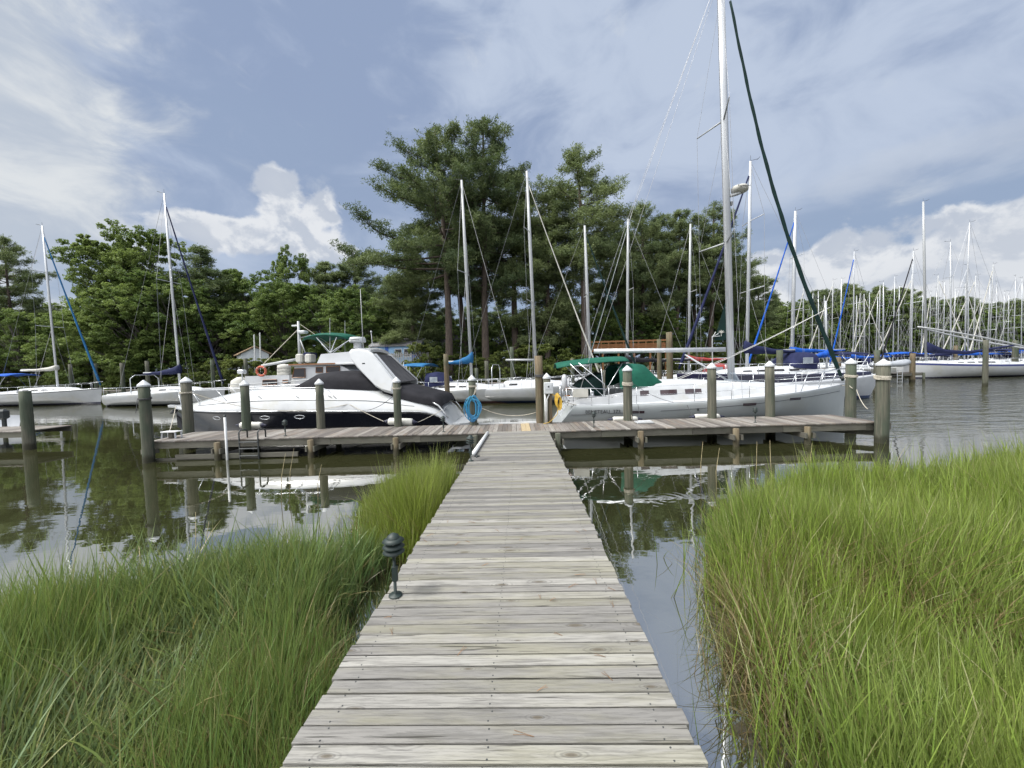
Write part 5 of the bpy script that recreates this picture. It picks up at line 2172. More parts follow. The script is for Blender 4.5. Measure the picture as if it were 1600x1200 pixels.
for a in (.8, 2.4, 3.9, 5.5):
    c_ = Vector((TX+p.x+.225*math.cos(a), TY-1.68, p.z+.225*math.sin(a)))
    mb2 = [c_+Vector((0, .062*math.sin(q), 0))+Vector((math.cos(a), 0, math.sin(a)))*.062*math.cos(q) for q in np.linspace(0, 2*PI, 11)]
    mb.tube(mb2, .012, 5)
mb.build('rope_band', m_canvaswhite, lr)
mb = MB()
mb.smooth = True
for s in (-1, 1):
    mb.tube([LT(612, 583, s*.8), LT(622, 567, s*.6), LT(631, 565.5, s*.25)], .03, 6)
    mb.tube([LT(620, 585, s*.7), LT(626, 567, s*.5)], .025, 6)
    mb.tube([LT(628, 584, s*.4), LT(631, 566, s*.3)], .025, 6)
mb.build('bow_pulpit', m_steel, tw)

# ------------------------------------------------------------------ distant marina
ordn = ['first', 'second', 'third', 'fourth', 'fifth', 'sixth', 'seventh', 'eighth', 'ninth', 'tenth', 'eleventh', 'twelfth', 'thirteenth', 'fourteenth', 'fifteenth',
        'sixteenth', 'seventeenth', 'eighteenth', 'nineteenth', 'twentieth', 'twenty-first', 'twenty-second', 'twenty-third', 'twenty-fourth', 'twenty-fifth', 'twenty-sixth', 'twenty-seventh', 'twenty-eighth', 'twenty-ninth', 'thirtieth', 'thirty-first', 'thirty-second', 'thirty-third', 'thirty-fourth', 'thirty-fifth', 'thirty-sixth', 'thirty-seventh', 'thirty-eighth', 'thirty-ninth', 'fortieth']
far = [(1253, 1254, 450, None, None), (1267, 1268, 458, 'green', None), (1279, 1280, 455, None, None), (1299, 1299, 438, 'royal blue', None), (1313, 1312, 436, None, None),
       (1331, 1333, 393, 'royal blue', 'royal blue'), (1345, 1343, 458, None, None), (1360, 1358, 457, 'green', None), (1370, 1368, 464, None, None), (1378, 1373, 446, 'royal blue', None),
       (1383, 1380, 441, None, None), (1398, 1395, 432, 'navy', None), (1421, 1421, 429, 'royal blue', None), (1427, 1424, 392, 'navy', 'black'), (1464, 1462, 450, 'navy', None), (1468, 1467, 430, None, None),
       (1481, 1486, 378, 'navy', None), (1497, 1507, 348, 'royal blue', None), (1508, 1508, 443, None, None), (1515, 1513, 415, 'royal blue', None), (1543, 1543, 438, None, None), (1548, 1546, 413, 'navy', None),
       (1585, 1584, 432, None, None), (1597, 1596, 435, 'royal blue', None), (1530, 1529, 462, 'navy', None), (1568, 1567, 456, None, None), (1625, 1624, 400, 'royal blue', None), (1660, 1658, 430, None, None),
       (1287, 1287, 462, None, None), (1338, 1337, 462, 'royal blue', None), (1352, 1351, 459, None, None), (1405, 1403, 447, None, None), (1440, 1439, 452, 'navy', None), (1453, 1452, 456, None, None),
       (1475, 1474, 441, None, None), (1490, 1489, 451, 'green', None), (1522, 1520, 431, None, None), (1557, 1556, 441, 'navy', None), (1576, 1575, 455, None, None)]
cols = {'royal blue': m_canvasroyal, 'green': m_canvasdkgreen, 'navy': m_canvasnavy, 'black': m_canvasblack}
order = sorted(range(len(far)), key=lambda i: far[i][0])
rank = {i: k for k, i in enumerate(order)}
for i, (tx, bx, ty, cv_, jb) in enumerate(far):
    hz = 573-.029*(bx-800)
    masth = 12.6+((i*37) % 10)*.28
    Y = masth*FPX/(hz-ty)
    Y = max(48, min(118, Y))
    lab = 'distant white sailboat with %s%s, mast %s from left in marina' % ((cv_+' boom cover') if cv_ else 'bare boom', (', %s furled jib' % jb) if jb else '', ordn[rank[i]])
    if jb:
        lab = lab.replace('distant white', 'distant').replace(' boom cover,', ' cover,')
    if i in (4, 10, 17, 22):
        lab = lab.replace('white ', '')
    nb_ = sailboat(lab, bx, hz-8, Y, ty, random.choice((-1, -1, 1)), L=random.uniform(9, 11.5), group='sailboats in the distant marina',
                   hull=(m_hullnavy if i in (4, 10) else m_gel), boot=random.choice((m_boot, m_bootred, m_bootblack)), cover=cols.get(cv_), jib=cols.get(jb) or (m_canvaswhite if i % 3 == 0 else None),
                   bimini=(m_canvasroyal if i % 5 == 1 else m_canvasnavy if i % 7 == 3 else None), dodger=(m_canvasnavy if i % 4 == 2 else None), detail=0, cabin_win=2, yaw=random.uniform(-.5, .5),
                   spreaders=1 if i % 2 else 2, wire_r=.012, mast_r=.062, rake=random.uniform(0, .02), fb=(1.0, .95, 1.25), spar=m_alu if i % 3 else m_whitespar)

# ------------------------------------------------------------------ small craft and piers on the right
def pier(label, a, b, w, z, gapposts, nm='finger_pier'):
    o = thing(nm, label, 'pier')
    a, b = Vector(a), Vector(b)
    d = (b-a).normalized()
    s = Vector((-d.y, d.x, 0))
    mb = MB()
    n = max(2, int((b-a).length/.3))
    for k in range(n):
        p, q = a.lerp(b, k/n), a.lerp(b, (k+.96)/n)
        mb.tone = random.random()
        mb.loft([[p-s*w/2+Vector((0, 0, z)), p+s*w/2+Vector((0, 0, z)), p+s*w/2+Vector((0, 0, z-.05)), p-s*w/2+Vector((0, 0, z-.05))],
                 [q-s*w/2+Vector((0, 0, z)), q+s*w/2+Vector((0, 0, z)), q+s*w/2+Vector((0, 0, z-.05)), q-s*w/2+Vector((0, 0, z-.05))]])
    mb.build('decking', m_dock, o)
    for sg in (-1, 1):
        mb = MB()
        mb.beam(a+s*(sg*(w/2-.03))+Vector((0, 0, z-.17)), b+s*(sg*(w/2-.03))+Vector((0, 0, z-.17)), .05, .22)
        mb.build('fascia_board', m_beam, o)
    k = int((b-a).length/gapposts)
    for i in range(k+1):
        p = a.lerp(b, i/max(1, k))
        for sg in (-1, 1):
            mb = MB()
            mb.smooth = True
            mb.lathe(p+s*(sg*(w/2+.05))+Vector((0, 0, -1)), [(.11, 0), (.1, 1+z-.02)], 8)
            mb.build('support_post', m_pile, o)
    return o
p0, p1 = at(1390, 590, 38), at(1428, 590, 39)
pr1 = pier('weathered finger pier left of the white cat boat bow', (p0.x, 38.2, 0), (p1.x-.1, 39.0, 0), 1.6, .85, 2.2)
mb = MB()
q0, q1 = at(1403, 571, 37.2), at(1411, 571, 37.2)
for x in (q0.x, q1.x):
    mb.tube([(x, 37.25, -.2), (x, 37.25, 1.2)], .03, 6)
for z in (.05, .35, .65, 1.15):
    mb.tube([(q0.x, 37.25, z), (q1.x, 37.25, z)], .025, 6)
mb.build('boarding_ladder', m_alu, pr1)
bx = thing('dock_box', 'white storage locker on the finger pier left of the cat boat', 'locker', (at(1416, 560, 38.8).x, 38.9, .87))
mb = MB()
mb.box((0, 0, .38), (1.1, .7, .76), bev=.05)
mb.build('body', m_gel, bx)
mb = MB()
mb.box((0, 0, .80), (1.18, .78, .10), bev=.04)
mb.build('lid', m_deckw, bx)
dg_c = at(1391, 568, 37.6)
dn = thing('inflatable_dinghy', 'grey inflatable dinghy hauled up above the finger pier, beside the right end pile', 'dinghy', (dg_c.x, 37.6, dg_c.z-.35))
mb = MB()
mb.smooth = True
pts = []
for k in range(25):
    q = k/24
    if q < .4:
        pts.append((-1.3+2.0*q/.4, -.55, .25+.05*q))
    elif q < .6:
        a = -PI/2+PI*(q-.4)/.2
        pts.append((.7+.75*math.cos(a), .55*math.sin(a), .3+.18*math.cos(a)))
    else:
        pts.append((.7-2.0*(q-.6)/.4, .55, .27))
mb.tube(pts, .24, 10)
mb.build('tube', m_rubber, dn)
mb = MB()
mb.box((-.2, 0, .14), (2.0, .9, .06), bev=.02)
mb.box((-1.15, 0, .32), (.06, .9, .4), bev=.02)
mb.build('floor_and_transom', m_alu, dn)
mb = MB()
mb.box((.1, 0, .38), (.25, 1.1, .05), bev=.01)
mb.build('thwart', m_deckw, dn)
# small boat with outboard at the far left edge
so = at(2, 640, 18)
sk = thing('skiff', 'stern of a small grey skiff with outboard at the far left edge', 'skiff', (so.x-1.2, 18, 0))
mb = MB()
mb.smooth = True
mb.loft([[(x, -w_, zt_), (x, -w_*.8, -.1), (x, w_*.8, -.1), (x, w_, zt_)] for x, w_, zt_ in ((-2.5, .2, .95), (-1.5, .7, .85), (0, .85, .75), (1.1, .8, .72))], closed=False)
mb.build('hull', m_rubber, sk)
mb = MB()
mb.box((1.25, 0, .85), (.35, .4, .5), bev=.1)
mb.box((1.3, 0, .25), (.14, .14, .9), bev=.03)
mb.build('outboard_motor', m_darkmetal, sk)

# ------------------------------------------------------------------ uncapped piles standing about the basin
for px, tip, Y, dia, lab in (
    (109, 569, 41, .34, 'green pile behind the blue bimini sailboat, nearest its mast'), (148, 568, 41, .34, 'green pile behind the bow of the blue bimini sailboat'), (190, 567, 40, .36, 'green pile behind the steel arch at the stern of the pale sailboat'),
    (229, 564, 39, .36, 'green pile behind the navy boom cover on the left'), (331, 562, 36, .34, 'green pile right of the navy furled jib'), (384, 560, 34, .34, 'green pile behind the stern of the trawler'),
    (697, 553, 24.5, .33, 'tall pile in front of the pacific blue boom cover, brown at the foot'), (744, 575, 31, .30, 'short pile just right of the blue boom cover mast'), (760, 564, 32, .34, 'pile left of the steel cockpit arches'), (800, 542, 33, .36, 'tall green pile behind the steel cockpit arches'),
    (894, 560, 30, .3, 'pile behind the stern of the green stripe boat'), (1046, 519, 26, .42, 'tall brown pile behind the sloop boom'), (1030, 530, 29, .34, 'pale pile left of the tall brown one behind the sloop boom'), (944, 578, 26, .35, 'dark pile behind the green cockpit cover'),
    (1218, 547, 24.0, .36, 'green pile right of the navy boom cover boat mast'), (1309, 558, 28, .40, 'brown pile behind the sloop bow rail'), (1370, 547, 27, .34, 'green pile behind the right end pile'), (1426, 552, 38, .42, 'reddish brown pile at the bow of the cat boat'),
    (1541, 531, 31, .32, 'green pile standing in front of the white cat boat'), (1493, 540, 48, .42, 'brown pile behind the cat boat cabin'), (1587, 532, 44, .5, 'pile behind the stern of the cat boat')):
    piling(px, tip, Y, dia, lab, cap=False, mat=m_pile2 if 'brown' in lab else m_pile, group='uncapped piles in the basin', lean=(random.uniform(-.01, .01), 0))
a, b = at(1, 603, 43), at(362, 596, 40)
pier('long grey shore dock behind the two sailboats on the left', (a.x-6, 43.5, 0), (b.x+2, 40, 0), 1.8, 1.15, 5.0, 'shore_dock')
a, b = at(640, 600, 31), at(1160, 580, 40)
pier('shore dock behind the sailboats in the middle', (a.x, 33.5, 0), (b.x, 41, 0), 1.8, 1.1, 5.0, 'shore_dock')
a, b = at(1240, 575, 44), at(1700, 560, 52)
pier('grey dock behind the cat boat on the right', (a.x, 52, 0), (b.x+8, 55, 0), 2.0, 1.1, 6.0, 'shore_dock')
for k, (px, py, Y) in enumerate(((1330, 578, 60), (1480, 574, 66))):
    p = at(px, py, Y)
    pier(['dock between the distant sailboats left of the cat boat mast', 'dock between the distant sailboats right of the cat boat mast'][k], (p.x-10, Y, 0), (p.x+14, Y+2, 0), 1.8, 1.0, 6.0, 'shore_dock')
# green riding sail with a pale palm mark
rs_ = thing('riding_sail', 'small dark green triangular sail with a pale palm emblem, just left of the sloop mast', 'sail')
t0_, t1_, t2_ = at(1134, 470, 22), at(1116, 532, 22), at(1135, 531, 22)
mb = MB()
mb.loft([[t0_+Vector((0, dy, 0)), t1_+Vector((0, dy, 0)), t2_+Vector((0, dy, 0))] for dy in (-.01, .01)])
mb.build('cloth', m_canvasdkgreen, rs_)
mb = MB()
c0 = at(1127, 521, 21.98)
for a in (.4, .9, 1.57, 2.2, 2.75):
    e = c0+Vector((.20*math.cos(a), 0, .20*math.sin(a)))
    mb.tube([c0, (c0+e)/2+Vector((0, 0, .03)), e], [.02, .025, .006], 4)
mb.tube([c0, c0+Vector((0, 0, -.16))], .016, 4)
mb.build('palm_emblem', m_canvaswhite, rs_)
mb = MB()
p_ = at(1113, 532, 22)
mb.tube([(p_.x, 22, .8), (p_.x, 22, p_.z+.25)], .03, 6)
for k in range(3):
    mb.tube([(p_.x, 21.95, p_.z+.2), (p_.x+.42*math.cos(.3+k*.45), 21.93, p_.z+.2+.3*math.sin(.1+k*.5))], .02, 4)
wg = mb.build('wind_generator', m_whitespar)
tag(wg, 'white wind generator on a pole left of the sloop mast', 'wind generator')
# ------------------------------------------------------------------ houses on the far shore
def house(name, label, c, w, d, h, roof_h, wall, roof, rz=0.0, gable='x'):
    o = thing(name, label, 'house', c, rz)
    mb = MB()
    if gable == 'y':      # gable faces the water
        mb.loft([[(-w/2, y, -1.5), (w/2, y, -1.5), (w/2, y, h), (0, y, h+roof_h), (-w/2, y, h)] for y in (-d/2, d/2)])
    else:
        mb.loft([[(x, -d/2, -1.5), (x, d/2, -1.5), (x, d/2, h), (x, 0, h+roof_h), (x, -d/2, h)] for x in (-w/2, w/2)])
    mb.build('wall', wall, o)
    mb = MB()
    e = .35
    if gable == 'y':
        for s in (-1, 1):
            k = roof_h/(w/2)
            mb.loft([[(0, y, h+roof_h+.06), (s*(w/2+e), y, h-e*k+.06), (s*(w/2+e), y, h-e*k+.2), (0, y, h+roof_h+.2)] for y in (-d/2-e, d/2+e)])
    else:
        for s in (-1, 1):
            k = roof_h/(d/2)
            mb.loft([[(x, 0, h+roof_h+.06), (x, s*(d/2+e), h-e*k+.06), (x, s*(d/2+e), h-e*k+.2), (x, 0, h+roof_h+.2)] for x in (-w/2-e, w/2+e)])
    mb.build('roof', roof, o)
    return o
def slab(nm, parent, c, size, mat):
    mb = MB()
    mb.box(c, size)
    return mb.build(nm, mat, parent)
p = at(376, 566, 54.3)
h1 = house('cottage', 'small white cottage with tan roof among the trees on the left shore', (p.x, 56.8, land_z(p.x, 56.8)), 3.4, 5, at(376, 553, 54.3).z-land_z(p.x, 56.8), .95, m_housewhite, m_rooftan, rz=.75, gable='y')
slab('window', h1, (.1, -2.53, 1.6), (.8, .06, .8), m_glass)
slab('door', h1, (-1.0, -2.53, 1.0), (.7, .06, 1.7), m_alu)
for px, t_, b_ in ((397, 524, 562), (406, 521, 562)):
    a, b = at(px, b_, 54), at(px, t_, 54)
    mb = MB()
    mb.tube([(a.x, 54, land_z(a.x, 54)), (b.x, 54, b.z)], .085, 8)
    o_ = thing('white_post', 'tall white post beside the small white cottage', 'post', (0, 0, 0), 0, 'pair of white posts by the cottage')
    mb.build('shaft', m_pvc, o_)
    mb = MB()
    mb.lathe((b.x, 54, b.z), [(.11, 0), (.11, .05), (0, .12)], 8)
    mb.build('cap', m_cap, o_)
pa_, pb_ = at(582, 575, 51), at(655, 575, 51)
gz = land_z(pa_.x, 52)
eave = at(600, 541, 51).z
h2 = house('waterfront_house', 'light blue house with grey roof and bright blue trim behind the radar arch', ((pa_.x+pb_.x)/2, 53.6, gz), pb_.x-pa_.x, 5, eave-gz, 1.0, m_houseblue, m_roofgrey)
W_ = pb_.x-pa_.x
slab('corner_trim', h2, (-W_/2+2.0, -2.52, (eave-gz)/2), (.42, .06, eave-gz-.1), m_bluedoor)
for xw in (-W_/2+.8, .4, 1.6):
    w_ = slab('window', h2, (xw, -2.52, eave-gz-.95), (.8, .05, .95), m_glass)
    slab('frame', w_, (xw, -2.50, eave-gz-.95), (1.0, .05, 1.15), m_housewhite)
slab('door', h2, (W_/2-.6, -2.52, eave-gz-1.2), (.8, .06, 1.9), m_bluedoor)
p = at(700, 537, 56)
h3 = house('outbuilding', 'grey roofed outbuilding behind the blue sail cover', (p.x, 58, land_z(p.x, 58)), 3.4, 4, p.z-land_z(p.x, 58), 1.3, m_fencegrey, m_roofgrey)
slab('door', h3, (0, -2.03, 1.0), (.9, .06, 1.9), m_darkmetal)
pk0, pk1 = at(592, 570, 48.6), at(672, 570, 48.6)
fn = thing('picket_fence', 'grey picket fence in front of the light blue house', 'fence')
ztop = at(620, 551, 48.6).z
mb = MB()
x = pk0.x
while x < pk1.x:
    mb.box((x, 48.6, (ztop+gz-.6)/2+random.uniform(-.03, .03)), (.12, .03, ztop-gz+.6))
    x += .235
mb.build('pickets', m_fencegrey, fn)
for zz in (gz+.5, ztop-.3):
    mb = MB()
    mb.box(((pk0.x+pk1.x)/2, 48.65, zz), (pk1.x-pk0.x, .05, .12))
    mb.build('rail', m_fencegrey, fn)
# new lumber deck
a, b = at(914, 547, 50), at(1046, 545, 50)
zt_, zb_ = at(980, 533, 50).z, at(980, 547, 50).z
od = thing('lumber_deck', 'raised deck of new orange lumber on the shore above the black boom cover', 'deck')
mb = MB()
mb.box(((a.x+b.x)/2, 51.5, zb_), (b.x-a.x, 3.0, .22))
mb.build('platform', m_newtan, od)
mb = MB()
mb.box(((a.x+b.x)/2, 50, zt_), (b.x-a.x, .10, .22))
mb.build('top_rail', m_newtan, od)
x = a.x+.2
while x < b.x:
    mb = MB()
    mb.box((x, 50.0, (zt_+zb_)/2), (.12, .09, zt_-zb_-.2))
    mb.build('rail_post', m_newtan, od)
    x += .95
mb = MB()
mb.box(((a.x+b.x)/2, 50.9, (zt_+zb_)/2-.1), (b.x-a.x-.3, .05, zt_-zb_-.3))
mb.build('back_panel', m_newtan, od)
for k in range(6):
    x = lerp(a.x+.3, b.x-.3, k/5)
    mb = MB()
    mb.box((x, 50.4, zb_/2), (.22, .22, zb_-.1))
    mb.build('support_post', m_newtan, od)

# ------------------------------------------------------------------ trees
def tufts(centres, rng, n, ln, wd, up=.35, tone=None):
    """sprays of narrow leaves round each centre, as (verts, faces(3), tone)"""
    c = np.repeat(centres, n, axis=0)
    N = len(c)
    d = rng.normal(size=(N, 3))
    d[:, 2] = d[:, 2]*.75+up
    d /= np.linalg.norm(d, axis=1)[:, None]
    s = np.cross(d, rng.normal(size=(N, 3)))
    s /= np.linalg.norm(s, axis=1)[:, None]+1e-9
    L = ln*rng.uniform(.6, 1.25, size=(N, 1))
    c = c+rng.normal(size=(N, 3))*ln*.28
    w_ = wd*rng.uniform(.7, 1.3, size=(N, 1))
    v = np.stack([c+s*w_*.35, c-s*w_*.35, c+d*L*.6-s*w_, c+d*L+s*w_*.0, c+d*L*.6+s*w_], axis=1).reshape(-1, 3)
    base = np.arange(N)[:, None]*5
    f = base+np.array([[0, 1, 2, 4]])
    f2 = base+np.array([[4, 2, 3, 3]])
    tn = np.repeat(tone if tone is not None else rng.uniform(0, 1, len(centres)), n)
    tn = np.clip(tn+rng.normal(size=N)*.12, 0, 1)
    return v, f, tn

def leaves(centres, rng, ln, wd, tone):
    N = len(centres)
    nrm = rng.normal(size=(N, 3))
    nrm[:, 2] = np.abs(nrm[:, 2])+.35
    nrm /= np.linalg.norm(nrm, axis=1)[:, None]
    a = np.cross(nrm, rng.normal(size=(N, 3)))
    a /= np.linalg.norm(a, axis=1)[:, None]+1e-9
    b = np.cross(nrm, a)
    L = ln*rng.uniform(.6, 1.3, size=(N, 1))
    Wd = wd*rng.uniform(.6, 1.3, size=(N, 1))
    v = np.stack([centres-a*L, centres-b*Wd, centres+a*L, centres+b*Wd], axis=1).reshape(-1, 3)
    f = np.arange(N)[:, None]*4+np.array([[0, 1, 2, 3]])
    return v, f, np.clip(tone, 0, 1)

def curve_pts(p, d, L, n, rng, up, wob):
    pts = [Vector(p)]
    d = Vector(d).normalized()
    for i in range(n):
        d = (d+Vector((rng.normal()*wob, rng.normal()*wob, up+rng.normal()*wob*.6))).normalized()
        pts.append(pts[-1]+d*(L/n))
    return pts

def pine(seed, H, cs, spread, whorl=.85, per=3, bias=None, tuft_n=16, tuft=.46, sway=.4, top_round=1.0, gaps=0.0, low_droop=.0):
    rng = np.random.default_rng(seed)
    root = bpy.data.objects.new('pine_tree', None)
    col.objects.link(root)
    mb = MB()
    mb.smooth = True
    ph = rng.uniform(0, 6)
    def tp(z):
        q = z/H
        return Vector((sway*math.sin(q*3+ph)-sway*math.sin(ph), sway*math.cos(q*2.5+ph)-sway*math.cos(ph), z))
    r0 = .0135*H
    zz = np.linspace(-.8, H*.985, 16)
    mb.tube([tp(z) for z in zz], [r0*(1.15-.98*max(0, z)/H)+.015 for z in zz], 9)
    cen, ton = [], []
    z = cs*H
    az0 = rng.uniform(0, 6)
    while z < H*.985:
        q = (z-cs*H)/(H-cs*H)
        prof = (.62+.38*math.sin(PI*min(1, q*1.05)**.8))*(1-q**(3.0*top_round))+.10
        for k in range(per if rng.uniform() > .25 else per-1):
            if rng.uniform() < gaps:
                continue
            a = az0+2*PI*k/per+rng.normal()*.45
            az0 += .7
            Lb = spread*prof*rng.uniform(.5, 1.12)
            if bias is not None:
                Lb *= 1+.80*math.cos(a-bias[0])*bias[1]*(1-q**1.4)
            e = lerp(-.10-low_droop, .34, q**2.0)+rng.normal()*(.19-.10*q)
            pts = curve_pts(tp(z), (math.cos(a)*math.cos(e), math.sin(a)*math.cos(e), math.sin(e)), Lb, 6, rng, .045, .13)
            rb = .011*Lb+.012
            mb.tube(pts, [rb*(1-.85*i/6)+.006 for i in range(7)], 5, caps=False)
            bt = rng.uniform(.15, .85)
            ns = max(3, int(Lb/.40))
            for j in range(ns):
                u = .30+.70*(j+rng.uniform(0, .8))/ns
                u = min(u, 1)
                i0 = min(5, int(u*6))
                p = pts[i0].lerp(pts[i0+1], u*6-i0) if u < 1 else pts[-1]
                d = (pts[i0+1]-pts[i0]).normalized()
                side = Vector((-d.y, d.x, 0))*(1 if j % 2 else -1)
                ls = (.22+.30*(1-abs(u-.6)))*min(Lb, 4.5)*.55*rng.uniform(.6, 1.2)
                dd = (side*rng.uniform(.6, 1.1)+d*rng.uniform(.4, .9)+Vector((0, 0, rng.uniform(-.05, .35)))).normalized()
                sp_ = curve_pts(p, dd, ls, 3, rng, .08, .18)
                mb.tube(sp_, [.020, .014, .010, .006], 3, caps=False)
                for s_, zt in ((sp_[-1], .1), (sp_[2], .18), (p, .15)) if ls > .6 else ((sp_[-1], .1), (p, .1)):
                    for _r in range(2):
                        cen.append((s_.x+rng.normal()*.22, s_.y+rng.normal()*.22, s_.z+zt*rng.uniform(-.2, 1.8)+rng.normal()*.22))
                        ton.append(np.clip(bt+rng.normal()*.22, 0, 1))
            cen.append(tuple(pts[-1]))
            ton.append(bt)
        z += whorl*rng.uniform(.6, 1.35)
    for k in range(4):
        cen.append(tuple(tp(H*.985)+Vector((rng.normal()*.25, rng.normal()*.25, .1*k))))
        ton.append(.6)
    mb.build('trunk', m_bark, root)
    v, f, tn = tufts(np.array(cen), rng, tuft_n, tuft, tuft*.075, .30, np.array(ton))
    np_mesh('crown', v, f, m_pine, tone=tn, parent=root)
    root['H'] = float(np.percentile(np.array(cen)[:, 2], 99.7))+.25
    return root

def broadleaf(seed, H, spread, lobes, per_lobe, leaf=.17, low=.25, mat=None, trunk_show=True, lobe_r=(.9, 1.7)):
    rng = np.random.default_rng(seed)
    root = bpy.data.objects.new('broadleaf_tree', None)
    col.objects.link(root)
    mb = MB()
    mb.smooth = True
    r0 = .012*H+.03
    trunk = curve_pts((0, 0, -.6), (0, 0, 1), H*.55+.6, 6, rng, .1, .07)
    mb.tube(trunk, [r0*(1.1-.55*i/6) for i in range(7)], 8)
    C, T = [], []
    for k in range(lobes):
        # lobe centres scattered through an uneven crown volume, larger towards the outside
        u = rng.uniform(0, 1)**.75
        a = rng.uniform(0, 2*PI)
        zq = low+(1-low)*u
        rad = spread*math.sqrt(max(0.02, 1-((zq-.52)/.56)**2))*rng.uniform(.25, 1.0)**.6
        cz = H*zq*.95
        c = Vector((rad*math.cos(a), rad*math.sin(a), cz))
        lr = rng.uniform(*lobe_r)*(H/16)**.5*(1.15-.45*zq)
        i0 = min(6, max(1, int(6*min(1, (cz*.6)/(H*.55)))))
        st = trunk[i0]
        mid = st.lerp(c, .5)+Vector((0, 0, -.3))
        mb.tube([st, mid, c], [.05+.004*H, .05, .012], 4, caps=False)
        n = int(per_lobe*rng.uniform(.6, 1.4))
        d = rng.normal(size=(n, 3))
        d /= np.linalg.norm(d, axis=1)[:, None]
        rr = lr*rng.uniform(.25, 1.08, size=(n, 1))**.55
        # each lobe is itself a spray of smaller twigs
        tw_ = rng.normal(size=(9, 3))
        tw_ /= np.linalg.norm(tw_, axis=1)[:, None]
        near = np.argmax(d@tw_.T, axis=1)
        d2 = d*.55+tw_[near]*.6
        pts = np.array(c)+d2*rr*np.array([1.15, 1.15, .78])
        C.append(pts)
        T.append(np.clip(rng.uniform(.1, .9)+rng.normal(size=n)*.14, 0, 1))
    C = np.concatenate(C)
    T = np.concatenate(T)
    mb.build('trunk', m_bark2, root)
    v, f, tn = leaves(C, rng, leaf, leaf*.55, T)
    np_mesh('crown', v, f, mat or m_leaf, tone=tn, parent=root)
    root['H'] = H
    return root

PA = pine(3, 30, .40, 7.8, whorl=.95, per=4, bias=(PI*.97, .66), tuft_n=17, tuft=.50, sway=.5, gaps=.20  , top_round=1.35)
PB = pine(5, 30, .33, 7.2, whorl=.86, per=4, tuft_n=17, tuft=.50, sway=.3, top_round=1.45, gaps=.10)
PC = pine(8, 28, .45, 5.0, whorl=.75, per=4, tuft_n=17, tuft=.48, sway=.35, top_round=1.4, gaps=.1)
PD = pine(13, 26, .46, 4.6, whorl=.68, per=4, tuft_n=17, tuft=.52, sway=.5, top_round=1.3, gaps=.1)
PE = pine(21, 24, .22, 4.8, whorl=.7, per=4, tuft_n=17, tuft=.52, sway=.3, top_round=1.0)
BA = broadleaf(31, 20, 5.6, 78, 760, leaf=.145, low=.16)
BB = broadleaf(37, 18, 5.0, 64, 800, leaf=.14, low=.10)
BC = broadleaf(41, 16, 5.4, 66, 760, leaf=.135, low=.06)
SH = broadleaf(47, 4.5, 2.2, 34, 520, leaf=.09, low=.05, mat=m_leaf2, lobe_r=(.9, 1.5))
protos = {'PA': PA, 'PB': PB, 'PC': PC, 'PD': PD, 'PE': PE, 'BA': BA, 'BB': BB, 'BC': BC, 'SH': SH}
used = set()
def plant(key, px, top, Y, label, group, wide=1.0, rz=None, sink=0.0):
    src = protos[key]
    H0 = src['H'] if 'H' in src else protos_h[key]
    p = at(px, top, Y)
    gz_ = land_z(p.x, Y)
    s = max(.15, (p.z-gz_)/protos_h[key])
    rz = random.uniform(0, 6.28) if rz is None else rz
    o = dup(src, (p.x, Y, gz_-sink), rz, (s*wide, s*wide, s), label, group)
    o['category'] = 'shrub' if key == 'SH' else 'tree'
    o.name = {'P': 'pine_tree', 'B': 'broadleaf_tree', 'S': 'shrub'}[key[0]]
    return o
protos_h = {k: o['H'] for k, o in protos.items()}
for o in protos.values():
    del o['H']

# the named trees
plant('PA', 688, 205, 48, 'big spreading pine with long layered boughs reaching left over the blue house', 'tall pines on the point', 1.05, rz=0.0)
plant('PB', 748, 186, 50, 'tallest pine on the point, with a round open top, behind the blue covered sailboat mast', 'tall pines on the point', 1.0, rz=.6)
plant('PC', 907, 238, 50, 'slender tall pine with a bare trunk behind the green jib mast', 'tall pines on the point', 1.15, rz=1.0)
plant('PD', 800, 268, 53, 'dense dark pine between the two tallest pines', 'tall pines on the point', 1.25)
plant('PE', 850, 300, 52, 'dense pine left of the slender bare trunked pine', 'tall pines on the point', 1.1)
plant('PD', 722, 300, 55, 'dark pine filling in below the two tallest crowns', 'tall pines on the point', 1.3)
plant('PE', 640, 385, 54, 'lower pine under the long left boughs of the big spreading pine', 'tall pines on the point', 1.3)
plant('PE', 610, 430, 58, 'bushy pine above the light blue house', 'tall pines on the point', 1.4)
plant('PB', 1000, 322, 58, 'broad topped pine behind the black boom cover mast', 'pines right of the point', .95)
plant('PD', 968, 352, 57, 'pine just right of the slender bare trunked pine', 'pines right of the point', 1.1)
plant('PD', 1052, 332, 60, 'straight pine left of the red boom cover mast', 'pines right of the point', 1.0)
plant('PC', 1107, 322, 60, 'pine with a tufted top left of the sloop mast', 'pines right of the point', 1.1)
plant('PD', 1082, 372, 64, 'shorter pine behind the red boom cover mast', 'pines right of the point', 1.0)
plant('PC', 1152, 385, 66, 'pine right of the sloop mast with sky showing through it', 'pines right of the point', 1.05)
plant('PD', 1178, 432, 72, 'last pine of the point, by the navy boom cover mast', 'pines right of the point', 1.1)
plant('PD', 1135, 420, 70, 'thin pine directly behind the sloop mast', 'pines right of the point', 1.0)
plant('PD', 1025, 350, 66, 'thin pine behind the broad topped one', 'pines right of the point', 1.0)
plant('PB', 12, 372, 62, 'dark pine at the far left edge', 'trees on the left shore', .95)
plant('PB', -40, 395, 64, 'dark pine cut by the left edge of the photo', 'trees on the left shore', .95)
plant('PE', 58, 470, 62, 'lower dark pine behind the blue furled jib mast', 'trees on the left shore', 1.2)
plant('PE', 100, 508, 66, 'low bushy pine left of the tall leafy trees', 'trees on the left shore', 1.4)
